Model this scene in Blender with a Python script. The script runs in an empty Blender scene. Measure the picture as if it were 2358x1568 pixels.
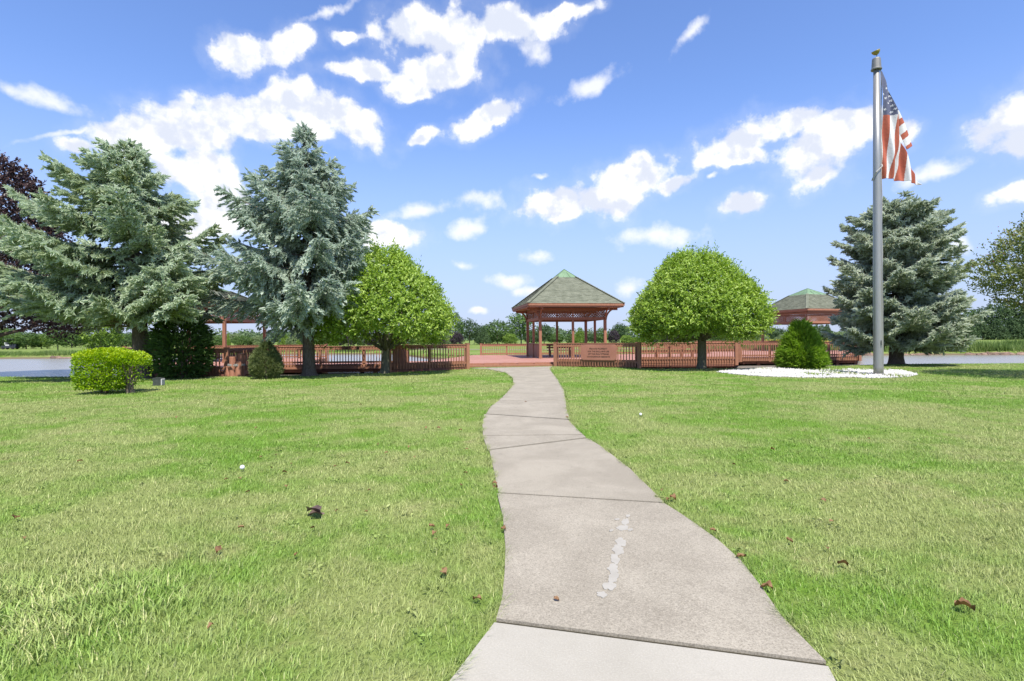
import bpy, math, random
import numpy as np
from mathutils import Vector, Matrix

# ---------------------------------------------------------------- scene, camera
sc = bpy.context.scene
COL = sc.collection
R = math.radians
rng = np.random.default_rng(7)
random.seed(7)

FPX, CX, CY, HOR, ROLL, CAMH = 1250.0, 1179.0, 784.0, 780.0, 0.007, 1.5
cam_d = bpy.data.cameras.new("camera")
cam_d.sensor_width = 36.0
cam_d.lens = 36.0 * FPX / 2358.0
cam_d.shift_y = -(CY - HOR) / 2358.0
cam_d.clip_end = 4000
cam_d.clip_start = 0.05
cam = bpy.data.objects.new("camera", cam_d)
COL.objects.link(cam)
cam.matrix_world = Matrix.Translation((0, 0, CAMH)) @ Matrix.Rotation(R(90), 4, 'X') @ Matrix.Rotation(-ROLL, 4, 'Z')
sc.camera = cam

def ray(u, v):
    """direction of sight of a spot measured on the photograph (2358 px wide), scaled so that y = 1"""
    dx, dy = u - CX, CY - v
    tx = dx * math.cos(ROLL) + dy * math.sin(ROLL)
    ty = -dx * math.sin(ROLL) + dy * math.cos(ROLL)
    return tx / FPX, (ty - (CY - HOR)) / FPX

def G(u, v, z=0.0):
    """ground point (plane at height z) for a measured spot"""
    a, b = ray(u, v)
    y = (z - CAMH) / b
    return Vector((a * y, y, z))

def AT(u, v, y):
    a, b = ray(u, v)
    return Vector((a * y, y, CAMH + b * y))

# ---------------------------------------------------------------- world and sun
SUN_EL, SUN_AZ = R(60), R(12)          # sun behind the camera, a little to its right
world = bpy.data.worlds.new("World")
sc.world = world
world.use_nodes = True
wt = world.node_tree
wt.nodes.clear()

def N(t, typ, **kw):
    n = t.nodes.new(typ)
    for k, v in kw.items():
        setattr(n, k, v)
    return n

def mth(t, op, a, b=None, c=None, clamp=False):
    n = t.nodes.new('ShaderNodeMath')
    n.operation = op
    n.use_clamp = clamp
    for i, s in enumerate((a, b, c)):
        if s is None:
            continue
        if isinstance(s, (int, float)):
            n.inputs[i].default_value = s
        else:
            t.links.new(s, n.inputs[i])
    return n.outputs[0]

def mixc(t, f, a, b):
    n = t.nodes.new('ShaderNodeMix')
    n.data_type = 'RGBA'
    n.clamp_factor = True
    for s, i in ((f, 0), (a, 6), (b, 7)):
        if isinstance(s, (int, float)):
            n.inputs[i].default_value = s
        elif isinstance(s, tuple):
            n.inputs[i].default_value = s + (1,) if len(s) == 3 else s
        else:
            t.links.new(s, n.inputs[i])
    return n.outputs[2]

def smooth(t, x, lo, hi):
    n = t.nodes.new('ShaderNodeMapRange')
    n.interpolation_type = 'SMOOTHSTEP'
    t.links.new(x, n.inputs[0])
    n.inputs[1].default_value = lo
    n.inputs[2].default_value = hi
    return n.outputs[0]

def noise(t, vec, scale, detail=4, rough=0.5, dist=0.0):
    n = t.nodes.new('ShaderNodeTexNoise')
    n.inputs['Scale'].default_value = scale
    n.inputs['Detail'].default_value = detail
    n.inputs['Roughness'].default_value = rough
    n.inputs['Distortion'].default_value = dist
    if vec is not None:
        t.links.new(vec, n.inputs['Vector'])
    return n

SKY_STRENGTH = 0.14
sky = N(wt, 'ShaderNodeTexSky', sky_type='NISHITA', sun_disc=False)
sky.sun_elevation = SUN_EL
sky.sun_rotation = math.pi - SUN_AZ
sky.air_density = 1.0
sky.dust_density = 0.3
sky.ozone_density = 2.0
tc = N(wt, 'ShaderNodeTexCoord')
sep = N(wt, 'ShaderNodeSeparateXYZ')
wt.links.new(tc.outputs['Generated'], sep.inputs[0])
az = mth(wt, 'ARCTAN2', sep.outputs[0], sep.outputs[1])
el = mth(wt, 'ARCSINE', sep.outputs[2])
comb = N(wt, 'ShaderNodeCombineXYZ')
wt.links.new(az, comb.inputs[0]); wt.links.new(el, comb.inputs[1])
pos = comb.outputs[0]
# billowing: warp the sky coordinates with noise
wn = noise(wt, pos, 9.0, 5, 0.6)
wv = N(wt, 'ShaderNodeVectorMath', operation='SUBTRACT'); wt.links.new(wn.outputs['Color'], wv.inputs[0]); wv.inputs[1].default_value = (.5, .5, .5)
ws = N(wt, 'ShaderNodeVectorMath', operation='SCALE'); wt.links.new(wv.outputs[0], ws.inputs[0]); ws.inputs['Scale'].default_value = 0.05
wa = N(wt, 'ShaderNodeVectorMath', operation='ADD'); wt.links.new(pos, wa.inputs[0]); wt.links.new(ws.outputs[0], wa.inputs[1])
wpos = wa.outputs[0]

def azel(u, v):
    a, b = ray(u, v)
    return math.atan2(a, 1), math.atan2(b, math.hypot(a, 1))

def blobs(lst):
    out = None
    for (u, v, w, h, rot) in lst:
        a, e = azel(u, v)
        a2, _ = azel(u + w, v); _, e2 = azel(u, v - h)
        m = N(wt, 'ShaderNodeMapping', vector_type='TEXTURE')
        m.inputs['Location'].default_value = (a, e, 0)
        m.inputs['Rotation'].default_value = (0, 0, R(rot))
        m.inputs['Scale'].default_value = (abs(a2 - a), abs(e2 - e), 1)
        wt.links.new(wpos, m.inputs['Vector'])
        ln = N(wt, 'ShaderNodeVectorMath', operation='LENGTH')
        wt.links.new(m.outputs[0], ln.inputs[0])
        out = ln.outputs['Value'] if out is None else mth(wt, 'SMOOTH_MIN', out, ln.outputs['Value'], 0.25)
    return out

STRONG = [(548, 118, 72, 46, 0), (660, 98, 78, 42, 22),
          (945, 55, 85, 70, 0), (1030, 75, 120, 75, 0), (1170, 62, 130, 50, 5), (1290, 30, 80, 22, 8),
          (1005, 165, 120, 55, 0), (850, 165, 120, 30, 0), (945, 205, 70, 30, 0), (785, 78, 45, 20, 0),
          (285, 312, 120, 58, 18), (420, 290, 140, 70, 8), (560, 262, 140, 60, 10), (700, 245, 110, 66, 0),
          (815, 285, 100, 50, -20), (640, 300, 150, 40, 0), (470, 395, 90, 70, 0), (400, 380, 100, 50, 0), (520, 470, 90, 80, 0), (450, 520, 110, 60, 0),
          (180, 335, 60, 22, 0),
          (1110, 275, 100, 30, 20), (975, 312, 42, 18, 20),
          (1465, 408, 110, 50, 0), (1290, 468, 112, 50, 0), (1390, 455, 110, 50, 0), (1545, 428, 52, 26, 0), (1470, 380, 60, 30, 0),
          (1700, 318, 120, 48, 8), (1840, 275, 60, 30, 12), (1890, 340, 125, 75, 20), (1960, 290, 90, 50, 0), (2065, 300, 60, 40, -15), (1690, 365, 95, 28, 0), (1880, 395, 60, 30, 0),
          (2320, 265, 120, 62, 25), (2370, 320, 110, 50, 0), (2330, 440, 78, 32, 15), (2450, 270, 120, 80, 0),
          (1705, 472, 72, 28, 12), (890, 545, 90, 40, 0)]
SOFT = [(1350, 198, 110, 32, 18), (1600, 70, 84, 24, 28), (1525, 545, 145, 36, 0), (1240, 592, 50, 25, 0), (960, 482, 92, 30, 12),
        (1110, 462, 72, 40, 0), (1080, 525, 70, 30, 18), (1060, 615, 52, 15, 0), (1170, 650, 95, 20, 0), (1230, 672, 68, 16, 0),
        (1450, 660, 45, 32, 0), (2210, 555, 55, 28, 0), (1640, 410, 20, 9, 20), (2150, 390, 150, 30, 10), (1245, 402, 22, 9, 0),
        (110, 232, 170, 30, -10), (760, 25, 110, 16, 22), (185, 298, 165, 11, 26), (1105, 716, 26, 10, 0), (1230, 110, 80, 60, -40)]
d1 = blobs(STRONG)
d2 = blobs(SOFT)
fb = noise(wt, pos, 17.0, 10, 0.60)
vor = N(wt, 'ShaderNodeTexVoronoi', feature='SMOOTH_F1'); vor.inputs['Scale'].default_value = 26.0; vor.inputs['Smoothness'].default_value = 0.45
wt.links.new(wpos, vor.inputs['Vector'])
fbc = mth(wt, 'ADD', mth(wt, 'SUBTRACT', fb.outputs[0], 0.5), mth(wt, 'MULTIPLY', mth(wt, 'SUBTRACT', 0.42, vor.outputs['Distance']), 0.30))
v1 = mth(wt, 'ADD', mth(wt, 'SUBTRACT', 1.0, d1), mth(wt, 'MULTIPLY', fbc, 1.7))
v2 = mth(wt, 'ADD', mth(wt, 'SUBTRACT', 0.92, d2), mth(wt, 'MULTIPLY', fbc, 2.0))
al1 = smooth(wt, v1, -0.10, 0.36)
veil = mth(wt, 'MULTIPLY', smooth(wt, v1, -0.55, 0.25), 0.13)
al2 = mth(wt, 'MULTIPLY', smooth(wt, v2, -0.05, 0.85), 0.8)
# the same kind of broken cumulus goes on round the rest of the sky
rest_n = noise(wt, tc.outputs['Generated'], 3.2, 9, 0.6)
rest = smooth(wt, rest_n.outputs[0], 0.55, 0.68)
inview = mth(wt, 'MULTIPLY', smooth(wt, mth(wt, 'ABSOLUTE', az), 0.98, 0.80), mth(wt, 'MULTIPLY', smooth(wt, el, 0.70, 0.58), 1.0))
rest = mth(wt, 'MULTIPLY', mth(wt, 'MULTIPLY', rest, mth(wt, 'SUBTRACT', 1.0, inview)), smooth(wt, el, 0.0, 0.12))
alpha = mth(wt, 'MAXIMUM', mth(wt, 'MAXIMUM', mth(wt, 'MAXIMUM', al1, veil), al2), rest, clamp=True)
# cloud body: bright tops, faintly grey thicker folds
def offs(v, d):
    n = N(wt, 'ShaderNodeVectorMath', operation='ADD'); wt.links.new(v, n.inputs[0]); n.inputs[1].default_value = d
    return n.outputs[0]
sh1 = noise(wt, pos, 11.0, 6, 0.55); sh2 = noise(wt, offs(pos, (0.006, 0.022, 0)), 11.0, 6, 0.55)
rel = mth(wt, 'ADD', mth(wt, 'SUBTRACT', sh1.outputs[0], sh2.outputs[0]), mth(wt, 'MULTIPLY', mth(wt, 'SUBTRACT', 0.40, vor.outputs['Distance']), 0.10))
shade = smooth(wt, mth(wt, 'ADD', rel, mth(wt, 'MULTIPLY', mth(wt, 'SUBTRACT', d1, 0.5), 0.10)), -0.10, 0.05)
ccol = mixc(wt, shade, (3.75, 4.0, 4.65), (5.4, 5.4, 5.45))
skyt = N(wt, 'ShaderNodeMix', data_type='RGBA', blend_type='MULTIPLY')
skyt.inputs[0].default_value = 1.0
wt.links.new(sky.outputs[0], skyt.inputs[6]); skyt.inputs[7].default_value = (0.82, 0.91, 1.17, 1)
haze = smooth(wt, el, 0.42, -0.02)
skyh = mixc(wt, mth(wt, 'MULTIPLY', haze, 0.85), skyt.outputs[2], (2.35, 2.75, 4.0))
wcol = mixc(wt, alpha, skyh, ccol)
bg = N(wt, 'ShaderNodeBackground')
bg.inputs['Strength'].default_value = SKY_STRENGTH
wt.links.new(wcol, bg.inputs['Color'])
wo = N(wt, 'ShaderNodeOutputWorld')
wt.links.new(bg.outputs[0], wo.inputs['Surface'])
world.cycles.sampling_method = 'MANUAL'
world.cycles.sample_map_resolution = 512

sun_d = bpy.data.lights.new("sun", 'SUN')
sun_d.energy = 5.0
sun_d.angle = R(0.53)
sun_d.color = (1.0, 0.94, 0.835)
sun = bpy.data.objects.new("sun", sun_d)
COL.objects.link(sun)
sdir = Vector((-math.sin(SUN_AZ) * math.cos(SUN_EL), math.cos(SUN_AZ) * math.cos(SUN_EL), -math.sin(SUN_EL)))
sun.rotation_euler = sdir.to_track_quat('-Z', 'Y').to_euler()
sun.location = (10, -20, 40)

vs = sc.view_settings
vs.view_transform = 'Standard'; vs.look = 'None'; vs.exposure = 0.60; vs.gamma = 1.0; vs.use_curve_mapping = False
sc.render.engine = 'CYCLES'
sc.cycles.use_denoising = True
sc.cycles.max_bounces = 6
sc.cycles.diffuse_bounces = 3
sc.cycles.transparent_max_bounces = 8
sc.cycles.caustics_reflective = False
sc.cycles.caustics_refractive = False

# ---------------------------------------------------------------- materials
MATS = {}
def new_mat(name):
    m = bpy.data.materials.new(name)
    m.use_nodes = True
    t = m.node_tree
    t.nodes.clear()
    o = N(t, 'ShaderNodeOutputMaterial')
    MATS[name] = m
    return m, t, o

def principled(t, o, col, rough=0.6, metal=0.0, spec=0.4, bump=None, bstr=0.3, bdist=0.01):
    p = N(t, 'ShaderNodeBsdfPrincipled')
    if isinstance(col, tuple):
        p.inputs['Base Color'].default_value = col + (1,)
    else:
        t.links.new(col, p.inputs['Base Color'])
    p.inputs['Roughness'].default_value = rough
    p.inputs['Metallic'].default_value = metal
    p.inputs['Specular IOR Level'].default_value = spec
    if bump is not None:
        b = N(t, 'ShaderNodeBump')
        b.inputs['Strength'].default_value = bstr
        b.inputs['Distance'].default_value = bdist
        t.links.new(bump, b.inputs['Height'])
        t.links.new(b.outputs[0], p.inputs['Normal'])
    t.links.new(p.outputs[0], o.inputs['Surface'])
    return p

def objpos(t):
    return N(t, 'ShaderNodeNewGeometry').outputs['Position']

def simple(name, c1, c2, scale=8.0, rough=0.65, metal=0.0, spec=0.3, bstr=0.25, bdist=0.004, stretch=None, jitter=0.12):
    """two-tone noise material with per-object tone shift and fine relief"""
    m, t, o = new_mat(name)
    if stretch:
        tco = N(t, 'ShaderNodeTexCoord')
        mp = N(t, 'ShaderNodeMapping'); mp.inputs['Scale'].default_value = stretch
        t.links.new(tco.outputs['Object'], mp.inputs[0]); vec = mp.outputs[0]
    else:
        vec = objpos(t)
    n1 = noise(t, vec, scale, 5, 0.6)
    n2 = noise(t, vec, scale * 9, 3, 0.6)
    f = mth(t, 'ADD', mth(t, 'MULTIPLY', smooth(t, n1.outputs[0], .3, .7), .65), mth(t, 'MULTIPLY', n2.outputs[0], .35))
    col = mixc(t, f, c1, c2)
    if jitter:
        oi = N(t, 'ShaderNodeObjectInfo')
        hs = N(t, 'ShaderNodeHueSaturation')
        t.links.new(col, hs.inputs['Color'])
        t.links.new(mth(t, 'ADD', mth(t, 'MULTIPLY', oi.outputs['Random'], jitter * 2), 1 - jitter), hs.inputs['Value'])
        col = hs.outputs[0]
    principled(t, o, col, rough, metal, spec, n2.outputs[0], bstr, bdist)
    return m

WOOD = simple('red_stained_wood', (0.25, 0.113, 0.068), (0.335, 0.166, 0.104), 3.0, 0.62, spec=0.25, stretch=(6, 6, 1.2))
DECKWOOD = simple('deck_board_wood', (0.31, 0.152, 0.115), (0.42, 0.22, 0.172), 1.2, 0.7, spec=0.25)
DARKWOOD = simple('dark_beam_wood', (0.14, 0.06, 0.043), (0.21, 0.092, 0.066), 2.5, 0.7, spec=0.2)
SHINGLE = simple('green_grey_shingle', (0.135, 0.145, 0.105), (0.22, 0.23, 0.175), 2.6, 0.9, spec=0.1, jitter=0.05)
COPPER = simple('green_patina_copper', (0.125, 0.205, 0.115), (0.195, 0.29, 0.175), 2.0, 0.6, metal=0.15)
STEEL = simple('brushed_aluminium', (0.27, 0.265, 0.25), (0.33, 0.325, 0.31), 5.0, 0.42, metal=0.55, spec=0.5, stretch=(8, 8, .6), bstr=.05)
CAPMET = simple('grey_cap_metal', (0.22, 0.215, 0.20), (0.29, 0.28, 0.26), 6.0, 0.5, metal=0.4)
GOLD = simple('tarnished_gold', (0.30, 0.25, 0.08), (0.42, 0.35, 0.13), 9.0, 0.45, metal=0.5)
ROPE = simple('halyard_rope', (0.24, 0.23, 0.22), (0.45, 0.44, 0.42), 60, 0.8)
BARK = simple('grey_bark', (0.075, 0.058, 0.045), (0.22, 0.18, 0.145), 7.0, 0.92, spec=0.1, bstr=0.9, bdist=0.03, stretch=(5, 5, 1.2), jitter=0)
BARKG = simple('smooth_green_grey_bark', (0.085, 0.080, 0.055), (0.17, 0.16, 0.115), 5.0, 0.9, spec=0.1, bstr=0.5, bdist=0.01, stretch=(4, 4, 1.2), jitter=0)
TWIG = simple('thin_twig_bark', (0.10, 0.08, 0.06), (0.20, 0.165, 0.13), 12.0, 0.9, spec=0.1)
STONE = simple('white_stone', (0.36, 0.35, 0.33), (0.60, 0.59, 0.57), 30.0, 0.85, jitter=0)
ROCK = simple('brown_bank_rock', (0.13, 0.085, 0.06), (0.30, 0.21, 0.16), 2.0, 0.9)
PLASTIC = simple('dark_green_plastic', (0.04, 0.05, 0.045), (0.07, 0.08, 0.072), 12, 0.5)
GREYMET = simple('light_grey_metal', (0.42, 0.42, 0.42), (0.52, 0.52, 0.52), 12, 0.5)
WHITEP = simple('white_paint', (0.70, 0.70, 0.69), (0.80, 0.80, 0.79), 4, 0.5)
TAN = simple('tan_siding', (0.42, 0.35, 0.28), (0.52, 0.45, 0.37), 2, 0.8)
GREYROOF = simple('grey_roof', (0.20, 0.18, 0.16), (0.30, 0.27, 0.24), 2, 0.85)
GLASSD = simple('dark_window_glass', (0.02, 0.024, 0.03), (0.04, 0.05, 0.06), 3, 0.12, spec=0.6)
RUBBER = simple('black_rubber', (0.015, 0.015, 0.016), (0.03, 0.03, 0.03), 8, 0.8)
DARKPAINT = simple('dark_blue_paint', (0.03, 0.035, 0.05), (0.05, 0.055, 0.075), 5, 0.35)
LETTER = simple('dark_brown_lettering', (0.10, 0.05, 0.035), (0.13, 0.065, 0.045), 9, 0.7, jitter=0)
BALL = simple('white_ball_plastic', (0.66, 0.68, 0.70), (0.76, 0.77, 0.78), 60, 0.4)

def leaf_mat(name, dark, mid, light, trans=0.3, rough=0.45, spec=0.35, patch=1.2, tint_amt=1.0):
    m, t, o = new_mat(name)
    at = N(t, 'ShaderNodeAttribute', attribute_name='tint')
    pn = noise(t, objpos(t), patch, 3, 0.6)
    f = mth(t, 'ADD', mth(t, 'MULTIPLY', at.outputs['Fac'], 0.62 * tint_amt), mth(t, 'MULTIPLY', smooth(t, pn.outputs[0], .3, .7), 0.38))
    cr = N(t, 'ShaderNodeValToRGB')
    cr.color_ramp.elements[0].position = 0.08; cr.color_ramp.elements[0].color = dark + (1,)
    cr.color_ramp.elements[1].position = 0.92; cr.color_ramp.elements[1].color = light + (1,)
    e = cr.color_ramp.elements.new(0.5); e.color = mid + (1,)
    t.links.new(f, cr.inputs[0])
    p = N(t, 'ShaderNodeBsdfPrincipled')
    t.links.new(cr.outputs[0], p.inputs['Base Color'])
    p.inputs['Roughness'].default_value = rough
    p.inputs['Specular IOR Level'].default_value = spec
    tr = N(t, 'ShaderNodeBsdfTranslucent')
    hs = N(t, 'ShaderNodeHueSaturation'); hs.inputs['Value'].default_value = 1.3; hs.inputs['Saturation'].default_value = 1.1
    t.links.new(cr.outputs[0], hs.inputs['Color']); t.links.new(hs.outputs[0], tr.inputs['Color'])
    mx = N(t, 'ShaderNodeMixShader'); mx.inputs[0].default_value = trans
    t.links.new(p.outputs[0], mx.inputs[1]); t.links.new(tr.outputs[0], mx.inputs[2])
    t.links.new(mx.outputs[0], o.inputs['Surface'])
    return m

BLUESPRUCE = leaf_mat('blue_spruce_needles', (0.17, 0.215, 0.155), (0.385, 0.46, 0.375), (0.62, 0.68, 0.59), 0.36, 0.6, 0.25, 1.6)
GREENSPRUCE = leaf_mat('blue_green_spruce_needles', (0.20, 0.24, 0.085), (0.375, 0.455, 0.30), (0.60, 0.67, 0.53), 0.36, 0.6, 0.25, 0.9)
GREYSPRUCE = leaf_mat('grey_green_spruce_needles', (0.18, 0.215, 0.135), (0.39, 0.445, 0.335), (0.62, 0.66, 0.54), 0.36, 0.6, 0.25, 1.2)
GREENLEAF = leaf_mat('bright_green_leaves', (0.095, 0.165, 0.016), (0.235, 0.36, 0.045), (0.43, 0.555, 0.12), 0.36, 0.42, 0.4, 1.4)
COPPERLEAF = leaf_mat('copper_purple_leaves', (0.020, 0.013, 0.014), (0.045, 0.027, 0.028), (0.125, 0.072, 0.060), 0.25, 0.4, 0.4, 1.0)
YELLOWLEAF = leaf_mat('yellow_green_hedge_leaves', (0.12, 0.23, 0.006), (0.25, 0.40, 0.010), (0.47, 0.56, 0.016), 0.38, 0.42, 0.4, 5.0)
CEDARLEAF = leaf_mat('dark_cedar_sprays', (0.035, 0.075, 0.018), (0.075, 0.14, 0.034), (0.15, 0.235, 0.06), 0.28, 0.6, 0.2, 4.0)
ARBORLEAF = leaf_mat('bright_arborvitae_sprays', (0.12, 0.215, 0.02), (0.23, 0.37, 0.042), (0.38, 0.53, 0.09), 0.36, 0.6, 0.2, 6.0)
OLIVELEAF = leaf_mat('olive_bush_sprays', (0.085, 0.115, 0.035), (0.17, 0.21, 0.075), (0.30, 0.33, 0.16), 0.2, 0.6, 0.2, 2.0)
CRABLEAF = leaf_mat('olive_green_red_tinged_leaves', (0.065, 0.10, 0.02), (0.165, 0.205, 0.055), (0.31, 0.315, 0.13), 0.35, 0.42, 0.4, 1.3)
FAR1 = leaf_mat('far_tree_green', (0.055, 0.10, 0.030), (0.095, 0.165, 0.045), (0.17, 0.26, 0.075), 0.3, 0.6, 0.2, 0.5)
FAR2 = leaf_mat('far_tree_dark_green', (0.040, 0.075, 0.032), (0.072, 0.12, 0.050), (0.125, 0.19, 0.08), 0.25, 0.6, 0.2, 0.5)
FAR3 = leaf_mat('far_tree_yellow_green', (0.105, 0.17, 0.030), (0.17, 0.265, 0.045), (0.28, 0.38, 0.085), 0.3, 0.6, 0.2, 0.5)
FAR4 = leaf_mat('far_tree_purple', (0.035, 0.025, 0.033), (0.062, 0.045, 0.058), (0.12, 0.088, 0.105), 0.25, 0.6, 0.2, 0.5)
FAR5 = leaf_mat('far_willow_pale_green', (0.12, 0.17, 0.075), (0.19, 0.25, 0.115), (0.29, 0.36, 0.18), 0.3, 0.6, 0.2, 0.5)
WOODLAND = leaf_mat('far_woodland_green', (0.075, 0.115, 0.062), (0.11, 0.165, 0.085), (0.165, 0.225, 0.12), 0.25, 0.7, 0.1, 0.08)
REED = leaf_mat('bank_reed_green', (0.085, 0.145, 0.032), (0.155, 0.235, 0.06), (0.27, 0.33, 0.12), 0.35, 0.6, 0.2, 0.35)
FLOWER = leaf_mat('yellow_bank_flowers', (0.40, 0.34, 0.04), (0.55, 0.46, 0.06), (0.68, 0.58, 0.12), 0.3, 0.6, 0.2, 0.5)
DRYLEAF = leaf_mat('dry_fallen_leaf', (0.11, 0.055, 0.026), (0.21, 0.115, 0.055), (0.36, 0.225, 0.12), 0.2, 0.55, 0.3, 3.0)
DARKLEAF = leaf_mat('dark_fallen_leaf', (0.06, 0.04, 0.035), (0.14, 0.095, 0.08), (0.26, 0.19, 0.155), 0.1, 0.5, 0.4, 6.0)

# lawn colour shared by the soil sheet and the blades
def lawn_color(t):
    p = objpos(t)
    big = noise(t, p, 0.33, 3, 0.55)
    med = noise(t, p, 1.5, 4, 0.6)
    sm = noise(t, p, 7.0, 3, 0.6)
    lush = smooth(t, mth(t, 'ADD', mth(t, 'MULTIPLY', big.outputs[0], .6), mth(t, 'MULTIPLY', med.outputs[0], .4)), 0.415, 0.60)
    dryn = noise(t, p, 0.85, 5, 0.65, 0.4)
    dry = smooth(t, mth(t, 'ADD', mth(t, 'MULTIPLY', dryn.outputs[0], .75), mth(t, 'MULTIPLY', sm.outputs[0], .25)), 0.52, 0.70)
    return lush, dry, sm.outputs[0]

m, t, o = new_mat('lawn_grass_blade')
at = N(t, 'ShaderNodeAttribute', attribute_name='tint')
lush, dry, smn = lawn_color(t)
ga = mixc(t, lush, (0.345, 0.395, 0.14), (0.185, 0.335, 0.045))
gb = mixc(t, mth(t, 'MULTIPLY', dry, 0.52), ga, (0.47, 0.43, 0.23))
straw = smooth(t, at.outputs['Fac'], 0.86, 0.95)
gc = mixc(t, mth(t, 'MULTIPLY', straw, 0.6), gb, (0.47, 0.42, 0.24))
hs = N(t, 'ShaderNodeHueSaturation'); t.links.new(gc, hs.inputs['Color'])
t.links.new(mth(t, 'ADD', mth(t, 'MULTIPLY', at.outputs['Fac'], 1.05), 0.42), hs.inputs['Value'])
p = N(t, 'ShaderNodeBsdfPrincipled'); t.links.new(hs.outputs[0], p.inputs['Base Color'])
p.inputs['Roughness'].default_value = 0.5; p.inputs['Specular IOR Level'].default_value = 0.3
tr = N(t, 'ShaderNodeBsdfTranslucent'); t.links.new(hs.outputs[0], tr.inputs['Color'])
mx = N(t, 'ShaderNodeMixShader'); mx.inputs[0].default_value = 0.28
t.links.new(p.outputs[0], mx.inputs[1]); t.links.new(tr.outputs[0], mx.inputs[2]); t.links.new(mx.outputs[0], o.inputs['Surface'])
BLADE = m

m, t, o = new_mat('ground_lawn_soil')
lush, dry, smn = lawn_color(t)
ga = mixc(t, lush, (0.21, 0.245, 0.08), (0.115, 0.205, 0.024))
gb = mixc(t, mth(t, 'MULTIPLY', dry, 0.6), ga, (0.28, 0.25, 0.12))
fine = noise(t, objpos(t), 26.0, 4, 0.7)
gc = mixc(t, smooth(t, fine.outputs[0], .35, .7), gb, mixc(t, 0.45, gb, (0.06, 0.09, 0.02)))
# bare mud only below the water line
sepz = N(t, 'ShaderNodeSeparateXYZ'); t.links.new(objpos(t), sepz.inputs[0])
gd = mixc(t, smooth(t, sepz.outputs[2], -0.10, -0.3), gc, (0.13, 0.10, 0.065))
principled(t, o, gd, 0.95, 0, 0.1, fine.outputs[0], 0.6, 0.03)
LAWN = m

def concrete(name, c1, c2, c3, grain=0.6):
    m, t, o = new_mat(name)
    p = objpos(t)
    n1 = noise(t, p, 1.3, 5, 0.65, 0.5)
    n2 = noise(t, p, 42.0, 5, 0.8)
    n3 = noise(t, p, 110.0, 3, 0.7)
    c = mixc(t, smooth(t, n1.outputs[0], .35, .68), c1, c2)
    c = mixc(t, mth(t, 'MULTIPLY', smooth(t, n3.outputs[0], .50, .66), grain), c, c3)
    c = mixc(t, mth(t, 'MULTIPLY', smooth(t, n3.outputs[0], .48, .34), grain * .8), c, tuple(min(1, x * 1.4) for x in c2))
    c = mixc(t, mth(t, 'MULTIPLY', smooth(t, n2.outputs[0], .52, .70), grain * .6), c, c3)
    n4 = noise(t, p, 4.5, 6, 0.7)
    c = mixc(t, mth(t, 'MULTIPLY', smooth(t, n4.outputs[0], .55, .75), .35), c, c3)
    hgt = mth(t, 'ADD', n2.outputs[0], mth(t, 'MULTIPLY', n3.outputs[0], .6))
    principled(t, o, c, 0.9, 0, 0.2, hgt, 0.35, 0.006)
    return m
OLDCON = concrete('weathered_concrete', (0.258, 0.230, 0.182), (0.325, 0.292, 0.234), (0.130, 0.113, 0.086))
NEWCON = concrete('pale_new_concrete', (0.325, 0.303, 0.255), (0.365, 0.342, 0.292), (0.265, 0.244, 0.202), 0.3)
PATCH = simple('white_repair_mortar', (0.29, 0.27, 0.232), (0.355, 0.336, 0.295), 9, 0.9, jitter=0)

m, t, o = new_mat('lake_water')
mp = N(t, 'ShaderNodeMapping'); mp.inputs['Scale'].default_value = (0.5, 1.6, 1)
t.links.new(objpos(t), mp.inputs[0])
w1 = noise(t, mp.outputs[0], 1.4, 4, 0.6, 0.3)
p = principled(t, o, (0.24, 0.225, 0.20), 0.25, 0, 0.5, w1.outputs[0], 0.35, 0.12)
p.inputs['IOR'].default_value = 1.33
WATER = m

# ---------------------------------------------------------------- mesh helpers
def tag(o, label=None, cat=None, group=None, kind=None):
    if label: o['label'] = label
    if cat: o['category'] = cat
    if group: o['group'] = group
    if kind: o['kind'] = kind
    return o

def link(o, parent=None):
    COL.objects.link(o)
    if parent is not None:
        o.parent = parent
    return o

def empty(name, loc=(0, 0, 0), rz=0.0):
    o = bpy.data.objects.new(name, None)
    o.location = loc
    o.rotation_euler = (0, 0, rz)
    o.empty_display_size = 0.2
    return link(o)

def np_mesh(name, V, F, mat, tint=None, smooth_=False):
    V = np.asarray(V, dtype=np.float32); F = np.asarray(F, dtype=np.int32)
    me = bpy.data.meshes.new(name)
    n, k = F.shape
    me.vertices.add(len(V)); me.vertices.foreach_set('co', V.ravel())
    me.loops.add(n * k); me.loops.foreach_set('vertex_index', F.ravel())
    me.polygons.add(n)
    me.polygons.foreach_set('loop_start', np.arange(0, n * k, k, dtype=np.int32))
    try:
        me.polygons.foreach_set('loop_total', np.full(n, k, dtype=np.int32))
    except Exception:
        pass
    if smooth_:
        me.polygons.foreach_set('use_smooth', np.ones(n, dtype=bool))
    me.update(calc_edges=True)
    if tint is not None:
        a = me.attributes.new('tint', 'FLOAT', 'POINT')
        a.data.foreach_set('value', np.asarray(tint, dtype=np.float32))
    me.materials.append(mat)
    return me

def obj(name, me, parent=None, loc=None, rot=None):
    o = bpy.data.objects.new(name, me)
    if loc is not None: o.location = loc
    if rot is not None: o.rotation_euler = rot
    return link(o, parent)

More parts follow.
